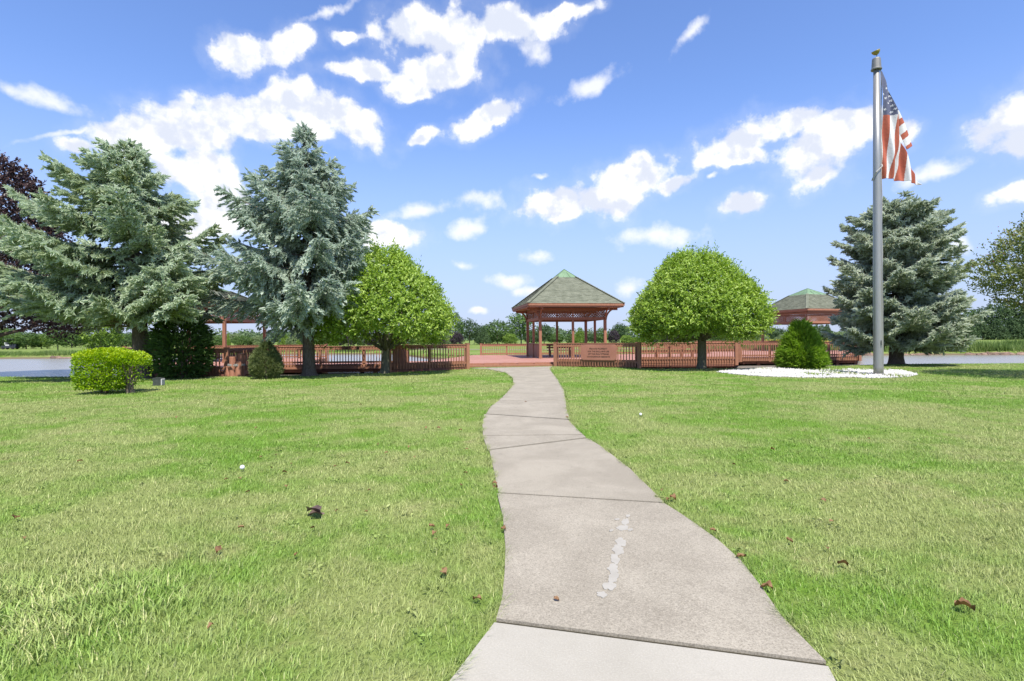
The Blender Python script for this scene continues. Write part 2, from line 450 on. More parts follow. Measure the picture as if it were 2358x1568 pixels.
class MB:
    """collects boxes, bars, prisms and tubes into one mesh"""
    def __init__(s): s.v = []; s.f = []
    def quadbox(s, c8):
        b = len(s.v); s.v += [tuple(c) for c in c8]
        for f in ((0, 3, 2, 1), (4, 5, 6, 7), (0, 1, 5, 4), (1, 2, 6, 5), (2, 3, 7, 6), (3, 0, 4, 7)):
            s.f.append(tuple(b + i for i in f))
        return s
    def box(s, x0, x1, y0, y1, z0, z1):
        return s.quadbox([(x0, y0, z0), (x1, y0, z0), (x1, y1, z0), (x0, y1, z0), (x0, y0, z1), (x1, y0, z1), (x1, y1, z1), (x0, y1, z1)])
    def bar(s, a, b, w, h, up=(0, 0, 1)):
        a = Vector(a); b = Vector(b); d = (b - a).normalized(); u = Vector(up)
        sx = d.cross(u).normalized() * (w / 2); uz = sx.cross(d).normalized() * (h / 2)
        return s.quadbox([a - sx - uz, a + sx - uz, a + sx + uz, a - sx + uz, b - sx - uz, b + sx - uz, b + sx + uz, b - sx + uz])
    def prism(s, pts, z0, z1):
        b = len(s.v); n = len(pts)
        s.v += [(p[0], p[1], z0) for p in pts] + [(p[0], p[1], z1) for p in pts]
        s.f.append(tuple(b + i for i in range(n - 1, -1, -1))); s.f.append(tuple(b + n + i for i in range(n)))
        for i in range(n):
            j = (i + 1) % n
            s.f.append((b + i, b + j, b + n + j, b + n + i))
        return s
    def tube(s, pts, rad, seg=8, cap=True):
        pts = [Vector(p) for p in pts]; b = len(s.v); n = len(pts)
        ref = Vector((0.3, 0.95, 0.1))
        for i, p in enumerate(pts):
            d = (pts[min(i + 1, n - 1)] - pts[max(i - 1, 0)]).normalized()
            if abs(d.dot(ref)) > .97: ref = Vector((1, 0, 0))
            a = d.cross(ref).normalized(); c = a.cross(d).normalized()
            r = rad[i] if hasattr(rad, '__len__') else rad
            for k in range(seg):
                th = 2 * math.pi * k / seg
                s.v.append(tuple(p + (a * math.cos(th) + c * math.sin(th)) * r))
        for i in range(n - 1):
            for k in range(seg):
                q = (k + 1) % seg
                s.f.append((b + i * seg + k, b + (i + 1) * seg + k, b + (i + 1) * seg + q, b + i * seg + q))
        if cap:
            s.f.append(tuple(b + k for k in range(seg))); s.f.append(tuple(b + (n - 1) * seg + k for k in range(seg - 1, -1, -1)))
        return s
    def lathe(s, prof, seg=16, c=(0, 0, 0)):
        b = len(s.v)
        for (r, z) in prof:
            for k in range(seg):
                th = 2 * math.pi * k / seg
                s.v.append((c[0] + r * math.cos(th), c[1] + r * math.sin(th), c[2] + z))
        for i in range(len(prof) - 1):
            for k in range(seg):
                q = (k + 1) % seg
                s.f.append((b + i * seg + k, b + i * seg + q, b + (i + 1) * seg + q, b + (i + 1) * seg + k))
        s.f.append(tuple(b + k for k in range(seg - 1, -1, -1))); n = len(prof)
        s.f.append(tuple(b + (n - 1) * seg + k for k in range(seg)))
        return s
    def mesh(s, name, mat, sm=False):
        me = bpy.data.meshes.new(name)
        me.from_pydata([tuple(v) for v in s.v], [], s.f)
        me.materials.append(mat)
        if sm:
            for p in me.polygons: p.use_smooth = True
        return me
    def obj(s, name, mat, parent=None, sm=False, loc=None, rot=None):
        return obj(name, s.mesh(name, mat, sm), parent, loc, rot)

def unit(a):
    return a / np.maximum(np.linalg.norm(a, axis=-1, keepdims=True), 1e-9)

def leaf_geo(P, D, L, W, tint, fold=0.25, nrm=None):
    """folded pointed leaves: 4 vertices, 2 triangles each"""
    n = len(P); D = unit(D)
    if nrm is None:
        nrm = rng.normal(size=(n, 3)) * .6 + np.array([0, -0.2, 0.7])
    S = unit(np.cross(D, nrm)); U = unit(np.cross(S, D))
    L = np.broadcast_to(np.asarray(L, float), (n,))[:, None]; W = np.broadcast_to(np.asarray(W, float), (n,))[:, None]
    mid = P + D * L * .45 + U * W * fold
    V = np.stack([P, mid - S * W * .5, P + D * L - U * W * fold * .6, mid + S * W * .5], 1).reshape(-1, 3)
    b = (np.arange(n) * 4)[:, None]
    F = np.concatenate([b + np.array([[0, 1, 2]]), b + np.array([[0, 2, 3]])], 0)
    return V, F, np.repeat(tint, 4)

def twig_geo(P, D, L, W, tint, nq=2, nn=5, nrm=None):
    """needle twigs: crossed kites along the twig plus free needle tufts around it"""
    n = len(P); D = unit(D)
    S = unit(np.cross(D, rng.normal(size=(n, 3)) if nrm is None else nrm + rng.normal(size=(n, 3)) * .35)); U = unit(np.cross(S, D))
    L = np.broadcast_to(np.asarray(L, float), (n,))[:, None]; W = np.broadcast_to(np.asarray(W, float), (n,))[:, None]
    Vs, Fs, off = [], [], 0
    for k in range(nq):
        th = math.pi * k / nq
        A = S * math.cos(th) + U * math.sin(th)
        wk = W * (1.0 if k == 0 else .7)
        V = np.stack([P, P + D * L * .35 - A * wk * .5, P + D * L, P + D * L * .35 + A * wk * .5], 1)
        b = off + (np.arange(n) * 4)[:, None]
        Fs += [b + np.array([[0, 1, 2]]), b + np.array([[0, 2, 3]])]
        Vs.append(V.reshape(-1, 3)); off += n * 4
    for k in range(nn):
        th = 2 * math.pi * (k + .37) / nn
        A = S * math.cos(th) + U * math.sin(th)
        f0 = .1 + .75 * k / nn
        base = P + D * L * f0
        tip = base + D * L * .38 + A * W * .95
        side = unit(np.cross(D, A)) * W * .16
        V = np.stack([base - side, base + side, tip], 1)
        Fs.append(off + (np.arange(n) * 3)[:, None] + np.array([[0, 1, 2]]))
        Vs.append(V.reshape(-1, 3)); off += n * 3
    T = np.concatenate([np.repeat(tint, 4)] * nq + [np.repeat(tint, 3)] * nn)
    return np.concatenate(Vs), np.concatenate(Fs), T

# ---------------------------------------------------------------- ground, lake
NEAR = [(-900, 26), (-60, 24.6), (-20.6, 23.9), (-15.2, 23.0), (-11.6, 23.2), (-8.7, 23.8), (-5.65, 25.0), (-4, 26.4), (-2.6, 28.3), (-2.2, 29.6),
        (2.3, 30.0), (2.9, 29.2), (6.3, 27.6), (7.0, 26.9), (11, 26.6), (14, 27.4), (17.4, 28.3), (21, 29.7), (25, 29.3), (60, 29.5), (900, 33)]
FARS = [(-900, 75), (-70, 62), (-45, 61), (-28, 71), (-15, 69), (-8, 52), (-4, 46.3), (5, 46), (14, 48), (22, 60), (28, 60), (33, 53), (60, 51), (900, 60)]
nx_, ny_ = zip(*NEAR); fx_, fy_ = zip(*FARS)
def ynear(x): return np.interp(x, nx_, ny_)
def yfar(x): return np.interp(x, fx_, fy_)
def sstep(x): x = np.clip(x, 0, 1); return x * x * (3 - 2 * x)
def ground_z(x, y):
    a = y - ynear(x); b = yfar(x) - y
    inside = sstep((a + 0.25) / 1.0) * sstep((b + 0.2) / 1.2)
    rise = 0.25 * sstep((y - yfar(x)) / 8.0) + 0.25 * sstep((y - 110) / 160.0)
    und = -0.02 * np.abs(np.sin(x * .9 + 1.3) * np.sin(y * .55)) * sstep((y - 6) / 8) * (y < ynear(x))
    return rise * (b < 0) + und - 1.25 * inside
gx = np.concatenate([-np.geomspace(900, 42, 26), np.arange(-40, 40.01, .5), np.geomspace(42, 900, 26)])
gy = np.concatenate([np.array([-60, -25, -10, -4]), np.arange(-1, 20, 1.0), np.arange(20, 33, .25), np.arange(33, 80, .6), np.geomspace(82, 2600, 40)])
XX, YY = np.meshgrid(gx, gy)
ZZ = ground_z(XX, YY)
V = np.stack([XX, YY, ZZ], -1).reshape(-1, 3)
nxg, nyg = len(gx), len(gy)
ii = (np.arange(nyg - 1)[:, None] * nxg + np.arange(nxg - 1)[None, :]).ravel()
F = np.stack([ii, ii + 1, ii + nxg + 1, ii + nxg], 1)
g = obj('ground', np_mesh('ground', V, F, LAWN, smooth_=True))
tag(g, 'mown green lawn sloping to the lake and going on beyond it', 'ground', kind='structure')
w = MB(); w.v = [(-900, 20, -.36), (900, 20, -.36), (900, 90, -.36), (-900, 90, -.36)]; w.f = [(0, 1, 2, 3)]
tag(w.obj('water', WATER), 'calm grey lake water behind the decks', 'lake', kind='structure')

# ---------------------------------------------------------------- concrete path
J = [((1140, 1430), (1905, 1530)), ((1146, 1135), (1530, 1158)), ((1125, 1036), (1352, 1008)), ((1112, 1003), (1343, 1001)),
     ((1117, 953), (1310, 966)), ((1149, 922), (1302, 921))]
LE = [[], [(1156, 1380), (1162, 1320), (1164, 1260), (1158, 1190)], [(1138, 1085)], [], [(1111, 978)], [(1130, 936)],
      [(1168, 903), (1182, 886), (1181, 870), (1162, 857), (1125, 850), (1084, 847.5)]]
RE = [[], [(1870, 1492), (1800, 1420), (1752, 1350), (1705, 1290), (1655, 1245), (1600, 1205), (1560, 1178)], [(1450, 1078), (1385, 1028)], [], [(1325, 984)], [(1304, 940)],
      [(1298, 898), (1283, 872), (1270, 855), (1266, 848), (1274, 843.5)]]
PZ = 0.018
LE_w = [[Vector((-1.3, -3, PZ)), Vector((-1.05, .6, PZ)), G(1035, 1568, PZ)]] + [[G(*p, PZ) for p in l] for l in LE[1:]]
RE_w = [[Vector((2.5, -3, PZ)), Vector((2.05, .6, PZ)), G(1925, 1568, PZ)]] + [[G(*p, PZ) for p in l] for l in RE[1:]]
JW = [(G(*a, PZ), G(*b, PZ)) for a, b in J]
path = empty('path'); tag(path, 'curving pale concrete footpath leading to the deck entrance', 'path', kind='structure')
slabs = []
for i in range(7):
    Lp = ([JW[i - 1][0]] if i else []) + LE_w[i] + ([JW[i][0]] if i < 6 else [])
    Rp = ([JW[i - 1][1]] if i else []) + RE_w[i] + ([JW[i][1]] if i < 6 else [])
    # slabs of one pour stand a little apart at the joints
    poly = [Vector((q.x, q.y)) for q in Rp] + [Vector((q.x, q.y)) for q in reversed(Lp)]
    nL, nR = len(Lp), len(Rp)
    gap = (0.013, 0.022, 0.026, 0.03, 0.034, 0.04, 0.04)[i]
    c = sum(poly, Vector((0, 0))) / len(poly)
    if i > 0:
        d = (Lp[0] - Rp[0]); nn = Vector((d.y, -d.x)).normalized(); nn = nn if nn.dot(c - Vector((Lp[0].x, Lp[0].y))) > 0 else -nn
        poly[0] = poly[0] + nn * gap; poly[-1] = poly[-1] + nn * gap
    if i < 6:
        d = (Lp[-1] - Rp[-1]); nn = Vector((d.y, -d.x)).normalized(); nn = nn if nn.dot(c - Vector((Lp[-1].x, Lp[-1].y))) > 0 else -nn
        poly[nR - 1] = poly[nR - 1] + nn * gap; poly[nR] = poly[nR] + nn * gap
    slabs.append([tuple(q) for q in poly])
    mb = MB().prism(slabs[-1], -0.12, PZ + (0.004 if i % 2 else 0.0))
    s_ = mb.obj('slab', NEWCON if i == 0 else OLDCON, path)
    if i == 0: s_['label'] = 'newer pale concrete slab at the near end of the path'
# dirt strip in the joints
jb = MB()
for a, b in JW:
    jb.bar((a.x, a.y, 0.002), (b.x, b.y, 0.002), .07, .008)
jb.obj('joint_filler', simple('dark_joint_dirt', (0.025, 0.022, 0.014), (0.055, 0.048, 0.03), 20, 0.95), path)
# worn white mortar patches on the third slab
pm = []
for (u, v, ru, rv) in [(1440, 1203, 9, 10), (1434, 1217, 14, 8), (1430, 1250, 15, 10), (1424, 1268, 17, 12), (1417, 1290, 12, 14), (1412, 1312, 16, 12), (1413, 1332, 15, 13),
                       (1403, 1352, 16, 12), (1386, 1372, 14, 7), (1452, 1222, 6, 4), (1421, 1198, 6, 3), (1446, 1190, 5, 4), (1408, 1224, 5, 3)]:
    pts = []
    for k in range(26):
        th = 2 * math.pi * k / 26; rr = .86 + .14 * math.sin(2 * th + u) + .10 * math.sin(5 * th + v) + .10 * random.uniform(-1, 1)
        q = G(u + ru * rr * math.cos(th), v - rv * rr * math.sin(th), PZ)
        pts.append((q.x, q.y))
    pm.append(pts)
for i, pts in enumerate(pm):
    MB().prism(pts, PZ - .004 - i * .0005, PZ + .0068 + i * .00035).obj('mortar_patch', PATCH, path)

def in_poly(x, y, poly):
    x = np.asarray(x); y = np.asarray(y); c = np.zeros(x.shape, bool); n = len(poly)
    for i in range(n):
        x1, y1 = poly[i][:2]; x2, y2 = poly[(i + 1) % n][:2]
        cond = ((y1 > y) != (y2 > y))
        with np.errstate(divide='ignore', invalid='ignore'):
            xi = (x2 - x1) * (y - y1) / (y2 - y1 if y2 != y1 else 1e-9) + x1
        c ^= cond & (x < xi)
    return c
path_poly = [(q.x, q.y) for l, j in zip(LE_w, list(JW) + [None]) for q in (l + ([j[0]] if j else []))]
path_poly += [(q.x, q.y) for q in reversed([q for l, j in zip(RE_w, list(JW) + [None]) for q in (l + ([j[1]] if j else []))])]

# ---------------------------------------------------------------- white stone bed
bed_px = [(1648, 857), (1700, 851), (1770, 848), (1850, 849), (1900, 851), (1960, 850.5), (2040, 851), (2080, 854), (2114, 863), (2085, 868), (2010, 871), (1960, 869),
          (1880, 869), (1820, 868), (1760, 867), (1700, 863)]
bed = [tuple(G(u, v)[:2]) for u, v in bed_px]
isl = [(1940, 860, 42, 4.6), (1880, 862.5, 26, 3.2), (2072, 866, 34, 3.0), (1900, 852.5, 60, 2.8), (2010, 852.5, 45, 2.2), (1770, 851, 14, 1.2)]
def in_island(x, y):
    r = np.zeros(np.shape(x), bool)
    for (u, v, a, b) in isl:
        c = G(u, v); e = G(u + a, v); f = G(u, v - b)
        r |= ((x - c.x) / (e.x - c.x)) ** 2 + ((y - c.y) / (f.y - c.y)) ** 2 < 1
    return r
bx = np.array(bed); n = 17000
px_ = rng.uniform(bx[:, 0].min(), bx[:, 0].max(), n); py_ = rng.uniform(bx[:, 1].min(), bx[:, 1].max(), n)
k = in_poly(px_, py_, bed) & (~in_island(px_, py_) | (rng.random(n) < .12))
k &= (np.sin(px_ * 2.1 + np.sin(py_ * 3)) * np.sin(py_ * 2.7 + px_) < .62) | (rng.random(n) < .3)
px_, py_ = px_[k], py_[k]
n = len(px_)
oct_ = np.array([[1, 0, 0], [-1, 0, 0], [0, 1, 0], [0, -1, 0], [0, 0, 1], [0, 0, -1]], float)
octf = np.array([[0, 2, 4], [2, 1, 4], [1, 3, 4], [3, 0, 4], [2, 0, 5], [1, 2, 5], [3, 1, 5], [0, 3, 5]])
s = rng.uniform(.025, .06, (n, 1, 1)) * rng.uniform(.6, 1.3, (n, 1, 3))
th = rng.uniform(0, 6.28, n); rot = np.zeros((n, 3, 3)); rot[:, 0, 0] = np.cos(th); rot[:, 0, 1] = -np.sin(th); rot[:, 1, 0] = np.sin(th); rot[:, 1, 1] = np.cos(th); rot[:, 2, 2] = 1
V = np.einsum('nij,nkj->nki', rot, oct_[None] * s + rng.normal(size=(n, 6, 3)) * .006)
V += np.stack([px_, py_, ground_z(px_, py_) + rng.uniform(.0, .028, n)], 1)[:, None, :]
F = (np.arange(n)[:, None, None] * 6 + octf[None]).reshape(-1, 3)
gr = obj('gravel', np_mesh('gravel', V.reshape(-1, 3), F, STONE))
tag(gr, 'bed of white stones round the flagpole base', 'gravel', kind='stuff')

# ---------------------------------------------------------------- grass
def grass_pts(y0, y1, dens, xpad=1.0):
    area_n = int((y1 - y0) * (y1 * .97 * 2) * dens)
    y = np.sqrt(rng.uniform(max(y0, .0) ** 2, y1 ** 2, area_n)) if y0 > 0 else rng.uniform(y0, y1, area_n)
    x = rng.uniform(-1, 1, area_n) * (y * .97 + .4)
    keep = (y < ynear(x) - .05) & ~in_poly(x, y, path_poly)
    b_ = in_poly(x, y, bed)
    keep &= ~b_ | in_island(x, y)
    return x[keep], y[keep]
Vs, Fs, Ts, off = [], [], [], 0
for (y0, y1, dens, w0, h0, tri) in [(2.0, 4.5, 9000, .0034, .037, 2), (4.5, 8, 4000, .0048, .037, 2), (8, 13, 1700, .0078, .038, 1), (13, 20, 650, .013, .042, 1), (20, 30, 260, .021, .042, 1)]:
    x, y = grass_pts(y0, y1, dens * .5)
    n = len(x)
    # clumpy height, a coarse tufted patch near the low corner
    hmod = .75 + .5 * (np.sin(x * 7.1 + np.sin(y * 5.3) * 2) * np.sin(y * 6.3 + np.sin(x * 4.1)) * .5 + .5)
    coarse = np.exp(-(((x + 2.6) / .8) ** 2 + ((y - 3.0) / .55) ** 2))
    h = h0 * hmod * rng.uniform(.55, 1.25, n) * (1 + 1.0 * coarse) * np.where(in_poly(x, y, bed), 2.6, 1.0)
    wd = w0 * rng.uniform(.7, 1.3, n) * (1 + 1.2 * coarse)
    th = rng.uniform(0, 2 * np.pi, n); lean = rng.uniform(.2, 1.5, n)
    # combed by the mower
    dirx = np.cos(th) + .25 * np.sin(x * 1.7 + y); diry = np.sin(th) + .2
    B = np.stack([x, y, ground_z(x, y) - .004], 1)
    side = np.stack([-np.sin(th), np.cos(th), np.zeros(n)], 1) * wd[:, None] * .5
    ln = np.stack([dirx * lean, diry * lean, np.zeros(n)], 1) * h[:, None]
    up = np.array([0, 0, 1.0]) * h[:, None]
    tint = np.clip(rng.beta(2.2, 2.0, n) + .12 * coarse, 0, 1)
    if tri == 2:
        m1 = B + up * .6 + ln * .3
        V = np.stack([B - side, B + side, m1 + side * .8, m1 - side * .8, B + up * .92 + ln], 1).reshape(-1, 3)
        b = off + (np.arange(n) * 5)[:, None]
        Fs += [b + np.array([[0, 1, 2]]), b + np.array([[0, 2, 3]]), b + np.array([[3, 2, 4]])]; off += n * 5; Ts.append(np.repeat(tint, 5))
    else:
        V = np.stack([B - side, B + side, B + up + ln * .8], 1).reshape(-1, 3)
        b = off + (np.arange(n) * 3)[:, None]
        Fs += [b + np.array([[0, 1, 2]])]; off += n * 3; Ts.append(np.repeat(tint, 3))
    Vs.append(V)
# longer uncut blades leaning over the path edge
for edge, sgn in ((LE_w, -1), (RE_w, 1)):
    pts = [q for l, j in zip(edge, list(JW) + [None]) for q in (l + ([j[0 if sgn < 0 else 1]] if j else []))]
    for p_, q_ in zip(pts[:-1], pts[1:]):
        Ls = (q_ - p_).length
        if q_.y < 1.5: continue
        n = int(Ls * (420 if p_.y < 10 else 200))
        tt = rng.random(n); d_ = (q_ - p_).normalized(); nv = np.array([d_.y, -d_.x]) * sgn
        if nv[0] * sgn < 0: nv = -nv
        o_ = rng.uniform(-.006, .07, n)
        x = p_.x + (q_.x - p_.x) * tt + nv[0] * o_; y = p_.y + (q_.y - p_.y) * tt + nv[1] * o_
        h = rng.uniform(.03, .085, n) * (.7 + .5 * np.sin(y * 9 + x * 5)); wd = (.0036 if p_.y < 5 else .006 if p_.y < 12 else .014) * rng.uniform(.8, 1.2, n)
        th = rng.uniform(0, 6.283, n); lean = rng.uniform(.2, 1.1, n)
        B = np.stack([x, y, ground_z(x, y) - .003], 1); side = np.stack([-np.sin(th), np.cos(th), 0 * x], 1) * wd[:, None] * .5
        ln = np.stack([np.cos(th) * lean - nv[0] * .45, np.sin(th) * lean - nv[1] * .45, 0 * x], 1) * h[:, None]; up = np.array([0, 0, 1.0]) * h[:, None]
        Vs.append(np.stack([B - side, B + side, B + up * .85 + ln], 1).reshape(-1, 3)); Fs.append(off + (np.arange(n) * 3)[:, None] + np.array([[0, 1, 2]])); off += n * 3; Ts.append(np.repeat(rng.beta(2.2, 2.4, n), 3))
# broad-leaved weeds among the turf
nw = 420
yw = np.sqrt(rng.uniform(2.2 ** 2, 15 ** 2, nw)); xw = rng.uniform(-1, 1, nw) * yw * .95
k = ~in_poly(xw, yw, path_poly) & (yw < ynear(xw) - .3); xw, yw = xw[k], yw[k]; nw = len(xw); m_ = 9
th = rng.uniform(0, 6.283, (nw, m_)); P = np.stack([np.repeat(xw, m_), np.repeat(yw, m_), np.full(nw * m_, .018)], 1) + rng.normal(size=(nw * m_, 3)) * np.array([.03, .03, .004])
D = np.stack([np.cos(th).ravel(), np.sin(th).ravel(), rng.uniform(.1, .6, nw * m_)], 1)
V, F, T = leaf_geo(P, D, rng.uniform(.02, .05, nw * m_), rng.uniform(.012, .024, nw * m_), rng.uniform(.1, .75, nw * m_))
Vs.append(V); Fs.append(F + off); Ts.append(T); off += len(V)
gm = np_mesh('grass', np.concatenate(Vs), np.concatenate(Fs), BLADE, np.concatenate(Ts))
tag(obj('grass', gm), 'short mown lawn grass on both sides of the path', 'grass', kind='stuff')

# far bank reeds and rough grass
def blades(n, xr, fy, hr, wr, jit=.25):
    x = rng.uniform(*xr, n); y = yfar(x) + fy(n)
    z = ground_z(x, y) - .02
    h = rng.uniform(*hr, n) * (.8 + .3 * np.sin(x * .8) * np.sin(x * .33 + 1)); wd = rng.uniform(*wr, n)
    th = rng.uniform(0, 6.28, n); B = np.stack([x, y, z], 1)
    side = np.stack([np.cos(th), np.sin(th), 0 * x], 1) * wd[:, None]
    tip = B + np.stack([rng.normal(size=n) * jit, rng.normal(size=n) * jit, np.ones(n)], 1) * h[:, None]
    V = np.stack([B - side, B + side, tip], 1).reshape(-1, 3)
    return V, np.arange(3 * n).reshape(-1, 3), np.repeat(rng.random(n), 3)
V, F, T = blades(26000, (22, 75), lambda n: rng.uniform(.1, 5.5, n), (.6, 1.35), (.02, .06))
tag(obj('reeds', np_mesh('reeds', V, F, REED, T)), 'tall rough grass and reeds on the lake bank behind the flagpole', 'reeds', kind='stuff')
V, F, T = blades(15000, (-75, -18), lambda n: rng.uniform(.1, 3.5, n), (.25, .7), (.02, .05))
tag(obj('reeds', np_mesh('reeds', V, F, REED, T)), 'low rough grass on the lake bank behind the spruces', 'reeds', kind='stuff')
V, F, T = blades(5000, (-8, 24), lambda n: rng.uniform(.1, 1.2, n), (.1, .3), (.02, .04))
tag(obj('reeds', np_mesh('reeds', V, F, REED, T)), 'thin grass fringe on the bank behind the gazebo deck', 'reeds', kind='stuff')
n = 900
x = np.concatenate([rng.normal(30.5, 1.5, n // 2), rng.normal(35, 1.2, n // 2)]); y = yfar(x) + rng.uniform(.5, 3, n)
P = np.stack([x, y, ground_z(x, y) + rng.uniform(.75, 1.2, n)], 1)
V, F, T = leaf_geo(P, rng.normal(size=(n, 3)), .16, .1, rng.random(n))
tag(obj('yellow_flowers', np_mesh('yellow_flowers', V, F, FLOWER, T)), 'yellow wildflowers among the bank reeds', 'flowers', kind='stuff')
# rocks along the far water line
def rock_mesh(seed):
    r_ = np.random.default_rng(seed); mb = MB()
    V = []; 
    for i in range(5):
        ph = -math.pi / 2 + math.pi * i / 4
        for k in range(7):
            th = 2 * math.pi * k / 7
            rr = 1 + r_.uniform(-.22, .22)
            V.append((math.cos(ph) * math.cos(th) * rr, math.cos(ph) * math.sin(th) * rr, math.sin(ph) * rr))
    F = [(i * 7 + k, i * 7 + (k + 1) % 7, (i + 1) * 7 + (k + 1) % 7, (i + 1) * 7 + k) for i in range(4) for k in range(7)]
    mb.v = V; mb.f = F
    return mb.mesh('bank_rock', ROCK)
rocks = [rock_mesh(i) for i in range(4)]
for i in range(34):
    x = rng.uniform(28, 52) if i < 22 else rng.uniform(-52, -34)
    y = float(yfar(x)) - .2 + rng.uniform(-.2, .2)
    o_ = obj('bank_rock', rocks[i % 4], loc=(x, y, -.33), rot=(0, 0, rng.uniform(0, 6)))
    o_.scale = (rng.uniform(.35, .9), rng.uniform(.2, .35), rng.uniform(.12, .26))
    tag(o_, 'flat brown rock at the water line under the reeds' if i < 22 else 'flat brown rock at the water line behind the left spruces'.replace('left ', 'tall '), 'rock', 'rocks along the far bank')
# cart path line over the water
mb = MB()
cpx = [(-30, 78), (-16, 72), (-5, 63), (2, 60), (12, 60.5), (22, 66)]
for (a, b) in zip(cpx[:-1], cpx[1:]):
    mb.bar((a[0], a[1], .285), (b[0], b[1], .285), 1.4, .02)
tag(mb.obj('cart_path', OLDCON), 'narrow pale cart path crossing the far lawn', 'path', kind='structure')

# ---------------------------------------------------------------- decks
DZ = 0.20
_pl_cache = {}
def deck(label, poly, pile_pts=(), pitch=0.14):
    root = empty('wooden_deck'); tag(root, label, 'deck')
    ys = [p[1] for p in poly]; y = min(ys)
    while y < max(ys):
        ym = y + pitch / 2; xs = []
        for i in range(len(poly)):
            (x1, y1), (x2, y2) = poly[i], poly[(i + 1) % len(poly)]
            if (y1 > ym) != (y2 > ym): xs.append(x1 + (ym - y1) / (y2 - y1) * (x2 - x1))
        xs.sort()
        for a, b in zip(xs[::2], xs[1::2]):
            if b - a > .2:
                if 'p' not in _pl_cache:
                    _pl_cache['p'] = MB().box(0, 1, 0, pitch - .006, -.035, 0).mesh('plank', DECKWOOD)
                o_ = obj('plank', _pl_cache['p'], root, (a, y, DZ + random.uniform(-.002, .002))); o_.scale = (b - a, 1, 1)
        y += pitch
    n = len(poly)
    cen = Vector((sum(p[0] for p in poly) / n, sum(p[1] for p in poly) / n, 0))
    for i in range(n):
        a = Vector(poly[i] + (0,)); b = Vector(poly[(i + 1) % n] + (0,)); d = (b - a).normalized(); nn = Vector((d.y, -d.x, 0))
        if nn.dot((a + b) / 2 - cen) < 0: nn = -nn
        q = nn * .022
        MB().bar(a + q + Vector((0, 0, DZ - .128)), b + q + Vector((0, 0, DZ - .128)), .04, .25).obj('fascia_board', WOOD, root)
        q = nn * -.25
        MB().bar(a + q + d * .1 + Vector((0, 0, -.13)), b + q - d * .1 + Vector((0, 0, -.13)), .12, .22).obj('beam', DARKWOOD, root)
        L = (b - a).length; m_ = max(1, int(L / 2.4))
        for k in range(m_):
            c = a + d * (L * (k + .5) / m_) + nn * -.25
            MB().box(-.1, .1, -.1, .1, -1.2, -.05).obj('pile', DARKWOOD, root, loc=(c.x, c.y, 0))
    return root

main_poly = [(-5.6, 25.7), (-2.35, 28.0), (-2.3, 29.15), (2.3, 29.85), (2.45, 29.6), (6.35, 27.75), (7.15, 31.1), (12.9, 31.2), (14.7, 35.1), (16, 44), (-3.2, 44), (-5.6, 29.2)]
deck('broad red-stained entrance deck carrying the central gazebo', main_poly)
deck('narrow red-stained walkway deck over the water behind the blue spruce', [(-12.7, 29.1), (-5.65, 29.25), (-5.2, 32.6), (-12.7, 32.6)])
deck('red-stained deck platform under the spruce with the conifer shrub before it', [(-15.95, 23.55), (-12.35, 23.55), (-12.75, 32.7), (-13.5, 39.5), (-23.5, 39.5), (-22.9, 32)])
deck('red-stained deck platform on piles beside the flagpole bed', [(14.75, 35.15), (22.6, 35.4), (31.8, 49.5), (28, 53.5), (18, 53.5), (16.05, 44)])
mb = MB(); mb.prism([(-2.25, 28.72), (2.2, 29.42), (2.25, 29.8), (-2.28, 29.1)], -.2, .10)
st = mb.obj('entrance_step', WOOD); tag(st, 'low red wooden step between the path and the deck', 'step')

# ---------------------------------------------------------------- railings
_bal = {}
def baluster_mesh(zb, zt):
    key = (round(zb, 3), round(zt, 3))
    if key not in _bal:
        mb = MB()
        mb.quadbox([(-.019, -.042, zb + .03), (.019, -.042, zb + .03), (.019, -.002, zb), (-.019, -.002, zb),
                    (-.019, -.042, zt - .035), (.019, -.042, zt - .035), (.019, -.002, zt), (-.019, -.002, zt)])
        _bal[key] = mb.mesh('baluster', WOOD)
    return _bal[key]
def railing(label, p0, p1, zt=1.20, zb=0.02, skirt=None, beam=None, end_posts=(True, True), sp=.15, group='railings round the decks', post_bottom=-.1, mid_rail=False):
    p0 = Vector(p0); p1 = Vector(p1); d = p1 - p0; L = d.length
    root = empty('deck_railing', (p0.x, p0.y, 0), math.atan2(d.y, d.x)); tag(root, label, 'railing', group)
    MB().box(0, L, -.03, .12, zt - .032, zt).obj('cap_rail', WOOD, root)
    MB().box(0, L, 0, .04, zt - .20, zt - .034).obj('top_rail', WOOD, root)
    MB().box(0, L, 0, .04, DZ + .06, DZ + .16).obj('bottom_rail', WOOD, root)
    if mid_rail:
        MB().box(0, L, .05, .09, .68, .80).obj('mid_rail', WOOD, root)
    n = int((L - .2) / sp); x0 = (L - (n - 1) * sp) / 2
    me = baluster_mesh(zb, zt - .075)
    for i in range(n):
        obj('baluster', me, root, (x0 + i * sp, 0, 0), (0, random.uniform(-.008, .008), 0))
    if skirt:
        key = ('s',) + skirt
        if key not in _bal:
            _bal[key] = MB().box(-.068, .068, .003, .024, skirt[0], skirt[1]).mesh('plank', WOOD)
        for i in range(n - 1):
            obj('plank', _bal[key], root, (x0 + (i + .5) * sp, 0.042, 0))
    if beam:
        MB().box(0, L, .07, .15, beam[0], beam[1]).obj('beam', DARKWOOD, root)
    np_ = max(1, round(L / 2.1))
    for k in range(np_ + 1):
        if (k == 0 and not end_posts[0]) or (k == np_ and not end_posts[1]): continue
        x = L * k / np_; e = (k in (0, np_))
        pb = MB()
        if e:
            pb.box(-.085, .085, -.06, .11, post_bottom, zt + .02); pb.box(-.10, .10, -.075, .125, zt + .022, zt + .05)
        else:
            pb.box(-.06, .06, .045, .15, post_bottom, zt - .035)
        pb.obj('post', WOOD, root, loc=(x, 0, 0))
    return root

